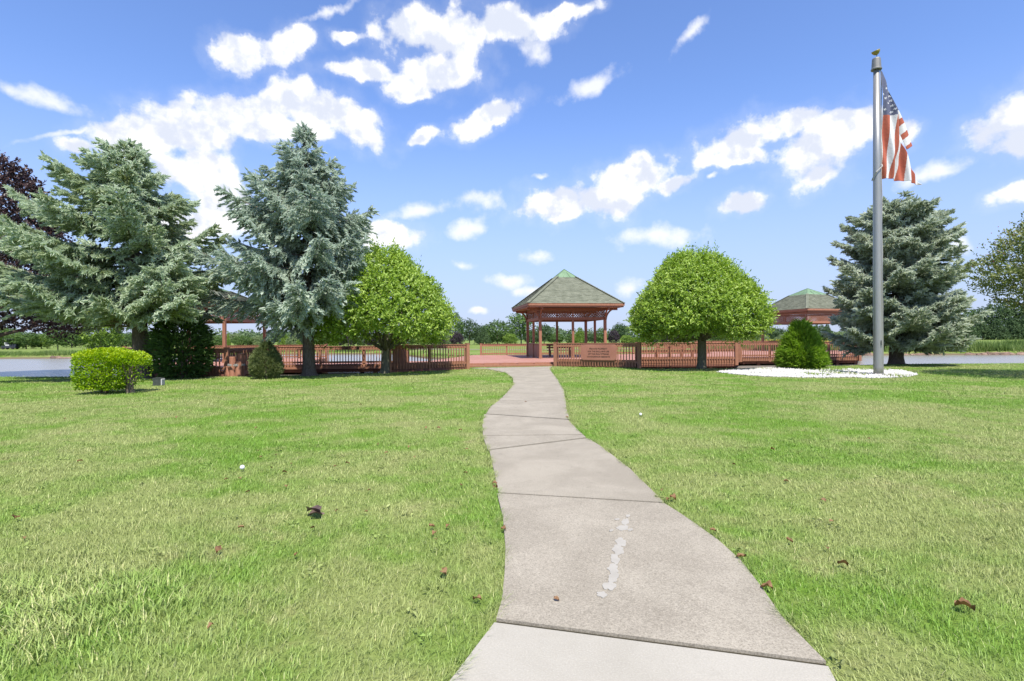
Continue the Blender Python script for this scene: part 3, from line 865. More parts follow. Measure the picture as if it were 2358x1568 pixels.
lp0 = G(897, 857.5); lp1 = G(1077, 849.5)
railing('red railing panel with kick boards beside the path entrance, by the dome tree', (lp0.x, lp0.y), (lp1.x, lp1.y), 1.25, 0.10, (0.12, 0.42), (-.06, .09))
railing('short shaded red railing running back from the path-side panel', (-5.62, 25.2), (-5.62, 29.0), 1.2, .1, (0.12, .42), end_posts=(False, True))
railing('long red railing over the water behind the blue spruce trunk', (-12.6, 29.05), (-5.7, 29.2), 1.17, .12)
railing('red railing running back over the water beside the bundled piles', (-12.25, 23.35), (-12.6, 29.0), 1.17, .12, end_posts=(True, False))
railing('red railing with kick boards behind the dark conifer shrub', (-15.95, 23.4), (-12.35, 23.35), 1.17, .1, (.0, .40), (-.1, .05), end_posts=(True, False))
railing('red railing slanting back to the tree-hidden gazebo', (-22.9, 32.0), (-15.97, 23.45), 1.17, .12, end_posts=(True, False))
railing('red railing along the back of the platform under the spruces', (-23.4, 39.4), (-13.5, 39.4), 1.17, .12)
sp0 = G(1279, 843.5); sp1 = G(1472, 847.5)
railing('red railing panel with kick boards carrying the notice board', (sp0.x, sp0.y), (sp1.x, sp1.y), 1.25, 0.03, (0.03, 0.40))
railing('short red railing turning back from the notice board panel', (sp1.x + .1, sp1.y + .15), (7.1, 31.0), 1.2, .05, (0.03, .40), end_posts=(False, False))
railing('red railing with kick boards in the shade of the dome tree', (7.15, 31.0), (12.85, 31.1), 1.2, 0.02, (0.03, 0.40), (-.15, .02), mid_rail=True)
railing('short red railing stepping back towards the right platform'.replace('right platform', 'flagpole platform'), (12.9, 31.2), (14.7, 35.0), 1.18, .1, (.03, .4), end_posts=(False, False))
railing('red railing over the water behind the bright green conifer', (14.75, 35.05), (22.6, 35.3), 1.18, .1)
railing('red railing slanting back behind the grey-green spruce', (22.62, 35.4), (31.8, 49.4), 1.18, .1, mid_rail=True, end_posts=(False, True))
railing('red railing along the back edge of the gazebo deck', (-2.5, 43.8), (15.9, 43.8), 1.10, .12)
railing('red railing along the back of the platform with the diamond-set gazebo', (18.0, 53.3), (28, 53.3), 1.15, .12)

# notice board on its railing panel
d = (sp1 - sp0); d.z = 0; L = d.length; ang = math.atan2(d.y, d.x)
s0 = .30 * L + .1; W_, H_, ch = 1.95, .82, .13
sroot = empty('notice_board', sp0 + d.normalized() * 2.47, ang); tag(sroot, 'red wooden notice board with cut corners and dark lettering on a railing', 'sign')
def oct_board(w, h, c, y0, y1, z0, mat, name):
    pts = [(-w / 2 + c, 0), (w / 2 - c, 0), (w / 2 - c * .45, c * .45), (w / 2, c), (w / 2, h - c), (w / 2 - c * .45, h - c * .45), (w / 2 - c, h), (-w / 2 + c, h), (-w / 2 + c * .45, h - c * .45), (-w / 2, h - c), (-w / 2, c), (-w / 2 + c * .45, c * .45)]
    mb = MB(); n = len(pts)
    mb.v = [(x, y0, z0 + z) for x, z in pts] + [(x, y1, z0 + z) for x, z in pts]
    mb.f = [tuple(range(n)), tuple(range(2 * n - 1, n - 1, -1))] + [(i, i + n, (i + 1) % n + n, (i + 1) % n) for i in range(n)]
    return mb.obj(name, mat, sroot)
SIGNW = simple('notice_board_wood', (0.29, 0.125, 0.088), (0.37, 0.17, 0.122), 2.0, 0.55, spec=0.3, jitter=0)
oct_board(W_, H_, ch, -.085, -.055, .36, SIGNW, 'board')
oct_board(W_ - .05, H_ - .05, ch - .01, -.092, -.0855, .385, SIGNW, 'board_face')
for i, (txt, sz) in enumerate([('PRIVATE PROPERTY', .112), ('FOR THE EXCLUSIVE USE', .104), ('OF THE GULF STREAM', .112), ('CONDOMINIUM RESIDENTS', .098)]):
    cu = bpy.data.curves.new('lettering', 'FONT'); cu.body = txt; cu.size = sz; cu.align_x = 'CENTER'; cu.extrude = .003; cu.offset = .002
    cu.materials.append(LETTER)
    tmp = bpy.data.objects.new('lettering_curve', cu); COL.objects.link(tmp); bpy.context.view_layer.update()
    me_ = bpy.data.meshes.new_from_object(tmp.evaluated_get(bpy.context.evaluated_depsgraph_get())); bpy.data.objects.remove(tmp)
    me_.name = 'lettering'
    if not me_.materials: me_.materials.append(LETTER)
    obj('lettering', me_, sroot, (0, -.0955, .92 - i * .135), (R(90), 0, 0))

# bundle of mooring piles
q = G(541, 866)
pr = empty('mooring_piles', (q.x, q.y + .1, 0)); tag(pr, 'bundle of five short red wooden piles bound with rope beside the railing corner', 'piles')
PILEW = simple('pile_wood', (0.30, 0.125, 0.078), (0.42, 0.20, 0.135), 2.5, 0.75, stretch=(9, 9, .8))
for (x, y, h) in [(-.13, -.02, .82), (.14, -.06, .62), (.12, .2, .95), (-.12, .24, .5), (-.36, .1, .42)]:
    MB().lathe([(.135, -.2), (.135, h - .02), (.12, h)], 14).obj('pile', PILEW, pr, sm=False, loc=(x, y, 0))
mb = MB()
for k in range(3):
    pts = [(.0 + .33 * math.cos(a) - .03, .08 + .33 * math.sin(a), .44 + .03 * k) for a in np.linspace(0, 2 * math.pi, 25)]
    mb.tube(pts, .017, 6, False)
mb.obj('rope_band', ROPE, pr)

# ---------------------------------------------------------------- gazebos
def gazebo(label, cx, cy, rz, ph, eh, zl0, zl1, ze, zc, za, chf, mids, fascia=.2, brackets=True, walls=()):
    root = empty('gazebo', (cx, cy, 0), rz); tag(root, label, 'gazebo', 'gazebos on the lake decks')
    def rot(p, k):
        x, y, z = p
        for _ in range(k): x, y = -y, x
        return (x, y, z)
    corners = [(-ph, -ph), (ph, -ph), (ph, ph), (-ph, ph)]
    ps = list(corners)
    for side, f in mids:
        a = corners[side]; b = corners[(side + 1) % 4]; ps.append((a[0] + (b[0] - a[0]) * f, a[1] + (b[1] - a[1]) * f))
    for i, (x, y) in enumerate(ps):
        w = .085 if i < 4 else .07
        pb = MB().box(-w, w, -w, w, DZ, zl0 + .02)
        pb.box(-w - .02, w + .02, -w - .02, w + .02, DZ, DZ + .14)
        pb.obj('post', WOOD, root, loc=(x, y, 0))
    for k in range(4):
        # beams above and below the lattice
        for (z0, z1, nm) in ((zl0 - .02, zl0 + .16, 'lower_beam'), (zl1 - .02, zl1 + .14, 'upper_beam')):
            mb = MB(); e = .003 * (k % 2)
            a = rot((-ph - .1, -ph, 0), k); b = rot((ph + .1, -ph, 0), k)
            mb.bar((a[0], a[1], (z0 + z1) / 2 + e), (b[0], b[1], (z0 + z1) / 2 + e), .11 + e, z1 - z0); mb.obj(nm, WOOD, root)
        mb = MB(); za0, za1 = zl0 + .16, zl1 - .02; hh = za1 - za0
        for s_ in (-1, 1):
            c = -ph - hh
            while c < ph + hh:
                x0, z0, x1, z1 = c, za0, c + hh, za1
                if x0 < -ph: z0 += (-ph - x0); x0 = -ph
                if x1 > ph: z1 -= (x1 - ph); x1 = ph
                if x1 - x0 > .03:
                    if s_ < 0: x0, x1 = -x0, -x1
                    yy = -ph + (.012 if s_ > 0 else -.012)
                    a = rot((x0, yy, z0), k); b = rot((x1, yy, z1), k)
                    nrm = rot((0, -1, 0), k)
                    mb.bar(a, b, .048, .012, nrm)
                c += .175
        lo = mb.obj('lattice', WOOD, root); lo['kind'] = 'stuff'
        for f in (0.5,):
            a = rot((0, -ph - .02, 0), k)
            MB().box(-.05, .05, -.03, .03, zl0 + .161, zl1 - .021).obj('lattice_divider', WOOD, root, loc=(a[0], a[1], 0), rot=(0, 0, k * math.pi / 2))
        # eaves: fascia in two steps and the soffit
        a = rot((-eh, -eh + .02, 0), k); b = rot((eh, -eh + .02, 0), k)
        MB().bar((a[0], a[1], ze - .07), (b[0], b[1], ze - .07), .04, .14).obj('fascia_board', WOOD, root)
        a = rot((-eh + .05, -eh + .08, 0), k); b = rot((eh - .05, -eh + .08, 0), k)
        MB().bar((a[0], a[1], ze - .18), (b[0], b[1], ze - .18), .06, .11).obj('fascia_board', WOOD, root)
        mb = MB()
        pts = [rot((-eh + .1, -eh + .1, ze - .20), k), rot((eh - .1, -eh + .1, ze - .20), k), rot((ph - .1, -ph + .1, ze - .14), k), rot((-ph + .1, -ph + .1, ze - .14), k)]
        mb.v = [tuple(p) for p in pts] + [(p[0], p[1], p[2] + .02) for p in pts]
        mb.f = [(0, 3, 2, 1), (4, 5, 6, 7), (0, 1, 5, 4), (1, 2, 6, 5), (2, 3, 7, 6), (3, 0, 4, 7)]
        mb.obj('soffit', WOOD, root)
        # shingled slope
        nc = 22; mb = MB(); sl = math.hypot(eh - chf, zc - ze); ny_ = (zc - ze) / sl; nz_ = (eh - chf) / sl
        for i in range(nc):
            t0, t1 = i / nc, (i + 1.08) / nc
            def edge(t_): hw = eh + (chf - eh) * t_; return hw, ze + (zc - ze) * t_
            h0, z0 = edge(t0); h1, z1 = edge(min(t1, 1)); x = -h0 - random.uniform(0, .3)
            while x < h0:
                x2 = x + random.uniform(.22, .36); xa, xb = max(x, -h0), min(x2, h0); xa1, xb1 = max(min(xa, h1), -h1), max(min(xb, h1), -h1)
                lift = .022 + random.uniform(0, .016)
                pv = [(xa, -h0 - ny_ * lift, z0 + nz_ * lift), (xb, -h0 - ny_ * lift, z0 + nz_ * lift), (xb1, -h1 - ny_ * .004, z1 + nz_ * .004), (xa1, -h1 - ny_ * .004, z1 + nz_ * .004),
                      (xa, -h0 + .004, z0), (xb, -h0 + .004, z0)]
                bidx = len(mb.v); mb.v += [rot(p_, k) for p_ in pv]
                mb.f += [(bidx, bidx + 1, bidx + 2, bidx + 3), (bidx + 4, bidx + 5, bidx + 1, bidx)]
                x = x2
        so = mb.obj('roof_slope', SHINGLE, root)
        # hip shingles
        a = Vector(rot((-eh, -eh, ze + .03), k)); b = Vector(rot((-chf, -chf, zc + .03), k)); mb = MB(); m_ = 20
        for i in range(m_):
            p_ = a.lerp(b, i / m_); q_ = a.lerp(b, (i + 1.15) / m_)
            mb.bar(p_ + Vector((0, 0, .015)), q_, .24, .02)
        mb.obj('hip_ridge', SHINGLE, root)
        # copper cap with standing seams
        mb = MB(); cz = zc - .03; c2 = chf + .07
        pv = [rot((-c2, -c2, cz), k), rot((c2, -c2, cz), k), (0, 0, za), rot((-c2, -c2, cz - .06), k), rot((c2, -c2, cz - .06), k)]
        mb.v = pv; mb.f = [(0, 1, 2), (3, 4, 1, 0)]
        cp = mb.obj('copper_cap', COPPER, root)
        sb = MB()
        for f in (-.33, .33, -.999):
            p_ = Vector(rot((c2 * f, -c2, cz), k)); q_ = Vector((0, 0, za)) if f < -.9 else Vector((0, 0, za)).lerp(Vector(rot((c2 * f, -c2, cz), k)), .45)
            q_ = q_ if f < -.9 else Vector(rot((c2 * f * .42, -c2 * .42, za + (cz - za) * .42), k))
            sb.bar(p_ + Vector((0, 0, .012)), q_ + Vector((0, 0, .012)), .03, .035)
        sb.obj('standing_seam', COPPER, cp)
        if brackets:
            for sx in (-1, 1):
                mb = MB(); x = sx * ph; oy = -ph
                ov = (eh - ph) * .72; pts = []
                for q_ in range(9):
                    s_ = q_ / 8
                    pts.append(rot((x, oy - .06 - ov * (s_ ** 1.6), zl0 - .02 + (ze - .25 - zl0) * (math.sin(s_ * math.pi / 2) ** .9)), k))
                for p_, q_ in zip(pts[:-1], pts[1:]): mb.bar(p_, q_, .09, .10, rot((0, -1, .3), k))
                a = rot((x, oy - .02, ze - .20), k); b = rot((x, oy - ov - .14, ze - .20), k)
                mb.bar((a[0], a[1], ze - .30), (b[0], b[1], ze - .30), .10, .16)
                mb.obj('bracket', WOOD, root)
    for (side, f0, f1) in walls:
        a = Vector(corners[side] + (0,)); b = Vector(corners[(side + 1) % 4] + (0,)); d_ = b - a
        n = int(d_.length * (f1 - f0) / .16)
        for i in range(n):
            p_ = a + d_ * (f0 + (f1 - f0) * (i + .5) / n)
            MB().box(-.076, .076, -.02, .02, DZ + .07, 1.12).obj('wall_plank', WOOD, root, loc=(p_.x, p_.y, 0), rot=(0, 0, math.atan2(d_.y, d_.x)))
        p_ = a + d_ * f0; q_ = a + d_ * f1
        MB().bar((p_.x, p_.y, 1.15), (q_.x, q_.y, 1.15), .14, .05).obj('wall_cap', WOOD, root)
    return root

gazebo('large square gazebo with steep shingled roof and curved eave brackets', 3.67, 37.9, R(9), 2.2, 3.2, 2.74, 3.36, 3.74, 5.72, 6.32, .66,
       [(0, .5), (1, .5), (2, .5), (3, .5)], walls=[(3, 0.06, 0.94)])
gazebo('low-roofed gazebo set diamond-wise above the platform by the flagpole', 26.7, 49.0, R(16), 2.62, 2.9, 2.66, 3.45, 3.86, 5.25, 5.85, 1.05, [], brackets=False)
gazebo('low-roofed gazebo mostly hidden behind the tall spruces', -19.6, 34.7, R(0), 2.6, 2.9, 2.70, 3.45, 3.80, 4.72, 5.15, 1.05, [], brackets=False)

# benches
def bench(label, x, y, rz, L=1.9):
    b = empty('deck_bench', (x, y, DZ), rz); tag(b, label, 'bench', 'benches on the decks')
    for i in range(3): MB().box(-L / 2, L / 2, -.20 + .135 * i, -.20 + .135 * i + .125, .42, .455).obj('seat_slat', WOOD, b)
    for i in range(2): MB().box(-L / 2, L / 2, .215, .245, .58 + .17 * i, .70 + .17 * i).obj('back_slat', WOOD, b)
    for sx in (-1, 1):
        MB().box(sx * (L / 2 - .2) - .05, sx * (L / 2 - .2) + .05, -.17, -.06, .002, .419).obj('leg', WOOD, b)
        MB().box(sx * (L / 2 - .2) - .05, sx * (L / 2 - .2) + .05, .10, .213, .002, .9).obj('leg', WOOD, b)
bench('wooden bench on the shaded deck floor inside the big gazebo', 3.5, 39.6, R(9))
bench('wooden bench behind the notice board railing', 5.6, 33.4, R(-6))
bench('wooden bench behind the railing shaded by the dome tree', 9.6, 33.2, R(180))
bench('wooden bench between two others behind the shaded railing', 11.4, 36.6, R(0))

# ---------------------------------------------------------------- flagpole and flag
fp = G(2023, 863)
pole = empty('flagpole', (fp.x, fp.y, 0)); tag(pole, 'tall tapered metal flagpole rising from the white stones', 'flagpole')
PT = AT(2019, 160, fp.y).z
MB().lathe([(.17, -.1), (.17, .3), (.168, 2), (.158, PT * .4), (.138, PT * .7), (.105, PT)], 24).obj('shaft', STEEL, pole, sm=True)
MB().lathe([(.20, -.05), (.20, .05), (.187, .06)], 24).obj('base_collar', CAPMET, pole, sm=False)
MB().lathe([(.185, PT - .02), (.19, PT + .02), (.165, PT + .05), (.145, PT + .40), (.13, PT + .43)], 20).obj('truck_cap', CAPMET, pole, sm=False)
MB().lathe([(.012, 0), (.012, .14)], 8).obj('finial_stem', CAPMET, pole, loc=(.02, 0, PT + .43))
MB().lathe([(.02, 0), (.08, .03), (.135, .10), (.15, .17), (.148, .175), (.0, .16)], 18).obj('finial_dish', GOLD, pole, sm=True, loc=(.02, 0, PT + .56), rot=(R(8), R(-22), 0))
FT = AT(2030, 165, fp.y).z; FB = AT(2030, 412, fp.y).z
mb = MB(); pts = [(.16 + .012 * math.sin(z * 3), -.03, z) for z in np.linspace(1.2, PT - .02, 40)]
mb.tube(pts, .012, 5)
pts = [(.15, -.05, FB + .55), (.05, -.22, FB + .42), (-.16, -.2, FB + .22), (-.20, -.05, FB + .02), (-.17, .05, FB - .05)]
mb.tube(pts, .022, 6)
mb.obj('halyard', ROPE, pole)
MB().box(-.02, .02, -.03, .03, -.09, .09).obj('cleat', CAPMET, pole, loc=(.0, -.2, 1.25))

# flag: two hanging layers of cloth; q counts stripes across the sheet
S_ = (FT - FB) / 950.0                 # metres per unit of the measured drape
def flag_cols(Vn, kind):
    me_c = {'R': (0.50, 0.13, 0.085), 'W': (0.74, 0.74, 0.75), 'B': (0.115, 0.125, 0.19)}
    return me_c[kind]
QX_B = [-20, 0, 25, 42, 75, 112, 170, 215, 268, 308]; QX_M = [-16, 14, 46, 80, 120, 158, 194, 224, 256, 290]; QX_T = [-10, 30, 75, 112, 146, 178, 210, 242, 275, 308]
def qx(q, y):
    k9 = range(-1, 9); b = np.interp(q, k9, QX_B); m_ = np.interp(q, k9, QX_M); t_ = np.interp(q, k9, QX_T)
    return np.where(y < 1030, t_ + (m_ - t_) * np.clip((y - 700) / 330, 0, 1), m_ + (b - m_) * np.clip((y - 1030) / 250, 0, 1))
def fold(x, y, ph=0.0):
    return .10 * np.sin(x * .045 + y * .004 + ph) + .05 * np.sin(x * .11 - y * .006) + .03 * np.sin(y * .012 + x * .02)
stars = [(15, 530), (35, 565), (60, 605), (17, 630), (35, 660), (68, 498), (75, 542), (80, 585), (85, 632), (82, 688), (98, 668), (40, 480), (50, 440), (10, 590), (105, 625)]
def star_in(x, y):
    r = np.zeros(x.shape, bool)
    for (sx, sy) in stars:
        dx, dy = x - sx, y - sy; rr = np.hypot(dx, dy * .9); th = np.arctan2(dx, dy) + sx
        r |= rr < 6.0 + 4.2 * np.cos(5 * th)
    return r
def flag_sheet(name, X, Y, dep, colf, parent):
    ny, nx = X.shape
    V = np.stack([(X * S_ * 1.14), dep, FT - (Y - 330) * S_], -1).reshape(-1, 3)
    i = (np.arange(ny - 1)[:, None] * nx + np.arange(nx - 1)[None]).ravel()
    F = np.stack([i, i + 1, i + nx + 1, i + nx], 1)
    me = np_mesh(name, V, F, FLAGM, smooth_=True)
    col = colf(V.reshape(ny, nx, 3))
    cf = (col[:-1, :-1] + 0 * col[1:, 1:]).reshape(-1, 3)
    a = me.attributes.new('cloth_color', 'FLOAT_COLOR', 'CORNER')
    c4 = np.concatenate([np.repeat(cf, 4, 0), np.ones((len(cf) * 4, 1))], 1).astype(np.float32)
    a.data.foreach_set('color', c4.ravel())
    o_ = obj(name, me, parent)
    sd = o_.modifiers.new('thickness', 'SOLIDIFY'); sd.thickness = .004
    return o_
m, t, o = new_mat('flag_cloth')
at = N(t, 'ShaderNodeAttribute', attribute_name='cloth_color')
wv_ = noise(t, objpos(t), 9, 3, .5)
p = principled(t, o, at.outputs['Color'], 0.8, 0, 0.1, wv_.outputs[0], .3, .03)
FLAGM = m
flag = empty('flag', (fp.x + .155, fp.y - .02, 0)); tag(flag, 'red and white striped flag with starred blue corner hanging limp from the pole', 'flag')
RW = {0: (0.36, 0.105, 0.07), 1: (0.60, 0.60, 0.61)}
BL = np.array((0.115, 0.125, 0.19))
ny, nx = 300, 110
Yg = np.linspace(330, 1, ny)
yy = np.linspace(0, 1, ny)[:, None]; aa = np.linspace(0, 1, nx)[None]
Yb = 330 + yy * 950
qmax = np.interp(Yb, [330, 400, 480, 560, 700, 850, 1030, 1180, 1280], [-.6, 0, .65, 1.2, 1.95, 3.0, 4.75, 6.2, 8.0])
qmin = np.interp(Yb, [330, 700, 1030, 1280], [-.75, -.75, -.47, 0])
Q = qmin + aa * (qmax - qmin); X = qx(Q, Yb)
Y = Yb + (X / 308) ** 1.6 * 60 * np.clip((Yb - 1050) / 230, 0, 1) + 0 * X
dep = -.02 - fold(X, Y) * np.clip((Yb - 330) / 200, .1, 1)
wav = 8 * np.sin(X * .06)
colA = np.where((np.floor(Q) % 2 == 0)[..., None], np.array(RW[0]), np.array(RW[1]))
cant = (Yb + 0 * X) < 698 + .22 * X
stA = star_in(X, Yb + 0 * X)
colA = np.where(cant[..., None], np.where(stA[..., None], np.array((.74, .74, .75)), BL), colA)
flag_sheet('front_layer', X, Y, dep, lambda v: colA, flag)
# folded layer behind, falling to the outer side
ny, nx = 160, 30
b = np.linspace(0, 1, ny)[:, None]; a = np.linspace(0, 1, nx)[None]
lx = np.interp(b, [0, .45, 1], [20, 100, 205]); ly = np.interp(b, [0, .45, 1], [400, 690, 1020])
rx = np.interp(b, [0, .45, .7, 1], [35, 142, 200, 262]); ry = np.interp(b, [0, .45, .7, 1], [420, 668, 800, 980])
X = lx + (rx - lx) * a; Y = ly + (ry - ly) * a
dep = .10 + .06 * np.sin(a * 3.1 + b * 4) + 0 * X
bb = np.clip((b - .45) / .55, 0, 1) + 0 * a
edges = [.22, .38, .58, .72, .9, 1.01]
idx = np.searchsorted(edges, np.clip(bb + (a - .5) * .02, 0, 1))
colB = np.where((idx % 2 == 0)[..., None], np.array(RW[1]), np.array(RW[0]))
colB = np.where(((b < .45) + 0 * a).astype(bool)[..., None], np.where(star_in(X, Y)[..., None], np.array((.74, .74, .75)), BL), colB)
flag_sheet('folded_layer', X, Y, dep, lambda v: colB, flag)
MB().box(-.012, .012, -.012, .004, FB + 1.4, FT + .05).obj('header_tape', WHITEP, flag)

# ---------------------------------------------------------------- small things
q = G(362, 888)
ub = empty('utility_box', (q.x, q.y + .1, 0), R(10)); tag(ub, 'small dark green utility box on the lawn by the clipped shrub', 'utility box')
MB().box(-.14, .10, -.13, .13, 0, .235).obj('housing', PLASTIC, ub)
MB().box(-.15, .11, -.14, .14, .237, .262).obj('lid', PLASTIC, ub)
for i in range(6): MB().box(.103, .135, -.12 + .042 * i, -.12 + .042 * i + .02, .02, .232).obj('fin', GREYMET, ub)
def ball(label, u, v):
    q = G(u, v); me = MB().lathe([(.0215 * math.sin(a), -.0215 * math.cos(a)) for a in np.linspace(.15, math.pi - .15, 9)], 14).mesh('golf_ball', BALL, True)
    o_ = obj('golf_ball', me, loc=(q.x, q.y, .05)); o_.scale = (1.25, 1.25, 1.25); tag(o_, label, 'ball')
ball('white golf ball lying among brown leaves on the lush lawn', 558, 1086)
ball('pale golf ball in the lawn across the path from the leaves', 1475, 960)
q = G(890, 854); tag(MB().lathe([(.035, 0), (.05, .11), (.045, .112), (.032, .01)], 12).obj('paper_cup', WHITEP, loc=(q.x, q.y - .3, 0)), 'small white cup on the grass by the dome tree trunk', 'cup')

# fallen leaves
def leafmesh(seed, mat, big=False):
    r_ = np.random.default_rng(seed); n = 7; V = []; T = []
    w = [.05, .55, .9, 1.0, .75, .4, .03]
    cur = r_.uniform(.5, 1.4); tw = r_.uniform(-.8, .8)
    for i in range(n):
        s = i / (n - 1); 
        for sd in (-1, 0, 1):
            ww = w[i] * .42 * sd * (1 + .25 * r_.uniform(-1, 1)); z = .25 * math.sin(s * math.pi * cur) + abs(sd) * (.18 + .2 * r_.random()) + tw * sd * s * .3
            V.append((s - .5, ww, max(z, 0.0))); T.append(.5 + .35 * r_.uniform(-1, 1))
    F = []
    for i in range(n - 1):
        for k in range(2):
            a = i * 3 + k; F.append((a, a + 3, a + 4, a + 1))
    return np_mesh('fallen_leaf', np.array(V), np.array(F), mat, T)
lms = [leafmesh(i, DRYLEAF) for i in range(6)]
spots = [(722, 1190, 3.0), (776, 1184, 1), (843, 1187, 1), (995, 1222, 1.2), (1000, 1238, 1.4), (1030, 1220, 1.1), (1006, 1252, 1), (505, 1278, 1.4), (556, 1224, 1.1), (570, 1140, 1.1), (552, 1108, 1.2), (520, 1110, 1),
         (662, 1127, 1.2), (655, 1094, 1.2), (635, 1053, 1), (625, 1084, 1), (600, 1058, 1), (594, 1043, 1), (670, 1074, .9), (800, 1073, 1.2), (772, 1080, 1), (850, 1136, 1), (942, 1034, 1.1), (870, 1028, 1), (890, 1048, 1),
         (955, 1058, .8), (185, 1068, 1.5), (35, 1203, 1.7), (54, 1248, 1), (405, 965, 1), (150, 968, 1.1), (455, 1010, 1), (590, 990, 1.2), (980, 990, 1), (975, 1018, 1), (1010, 990, 1), (1060, 995, 1), (1072, 1095, 1), (1075, 1040, 1), (1062, 1125, 1),
         (1142, 1130, 1.6), (1140, 1120, 1.2), (1160, 1228, 1.2), (1100, 1393, 1.3), (1024, 1332, 1.5), (682, 1288, 1), (485, 1455, 1), (1524, 1136, 1.2), (1550, 1156, 1.8), (1538, 1158, 1.3), (1643, 1232, 1.2), (1705, 1294, 1.3), (1765, 1365, 2), (1778, 1040, 1.6),
         (1810, 1115, 1.2), (1895, 1160, 1.2), (1915, 1210, 1.2), (1818, 1256, 1), (1905, 1272, 1), (1940, 1310, 1.4), (2222, 1413, 2), (1690, 1076, 1), (1525, 968, 1), (1306, 965, 1), (1258, 905, .8), (1410, 945, .9), (1700, 955, .8), (2000, 1015, 1.2), (830, 935, 1), (720, 1225, 1),
         (1210, 928, .9), (760, 905, .8), (1040, 900, .8), (560, 930, .9), (1282, 1392, 1.0)]
for i, (u, v, s) in enumerate(spots):
    q = G(u, v)
    on_path = bool(in_poly(np.array([q.x]), np.array([q.y]), path_poly)[0])
    if i == 0:
        o_ = obj('fallen_leaf', leafmesh(99, DARKLEAF), loc=(q.x, q.y, .035), rot=(0.15, .1, 2.6)); o_.scale = (.17, .17, .10)
        tag(o_, 'large dark curled dead leaf on the lush lawn', 'leaf', 'fallen leaves')
        o_ = obj('fallen_leaf', leafmesh(98, DARKLEAF), loc=(q.x + .05, q.y - .06, .035), rot=(-.15, .1, .7)); o_.scale = (.13, .10, .07)
        tag(o_, 'greyish curled leaf lying against the large dark one', 'leaf', 'fallen leaves'); continue
    sc_ = .040 * s * random.uniform(.85, 1.15) * (1 if v > 1000 else 1.3)
    o_ = obj('fallen_leaf', lms[i % 6], loc=(q.x, q.y, PZ + .006 if on_path else .026), rot=(random.uniform(-.25, .25), random.uniform(-.25, .25), random.uniform(0, 6.28)))
    o_.scale = (sc_, sc_ * random.uniform(.8, 1.1), sc_)
    tag(o_, 'small dry brown leaf lying on the concrete path' if on_path else ('small curled dry brown leaf in the grass on the clipped shrub side of the path' if u < 1180 else 'small curled dry brown leaf in the grass on the flagpole side of the path'), 'leaf', 'fallen leaves')

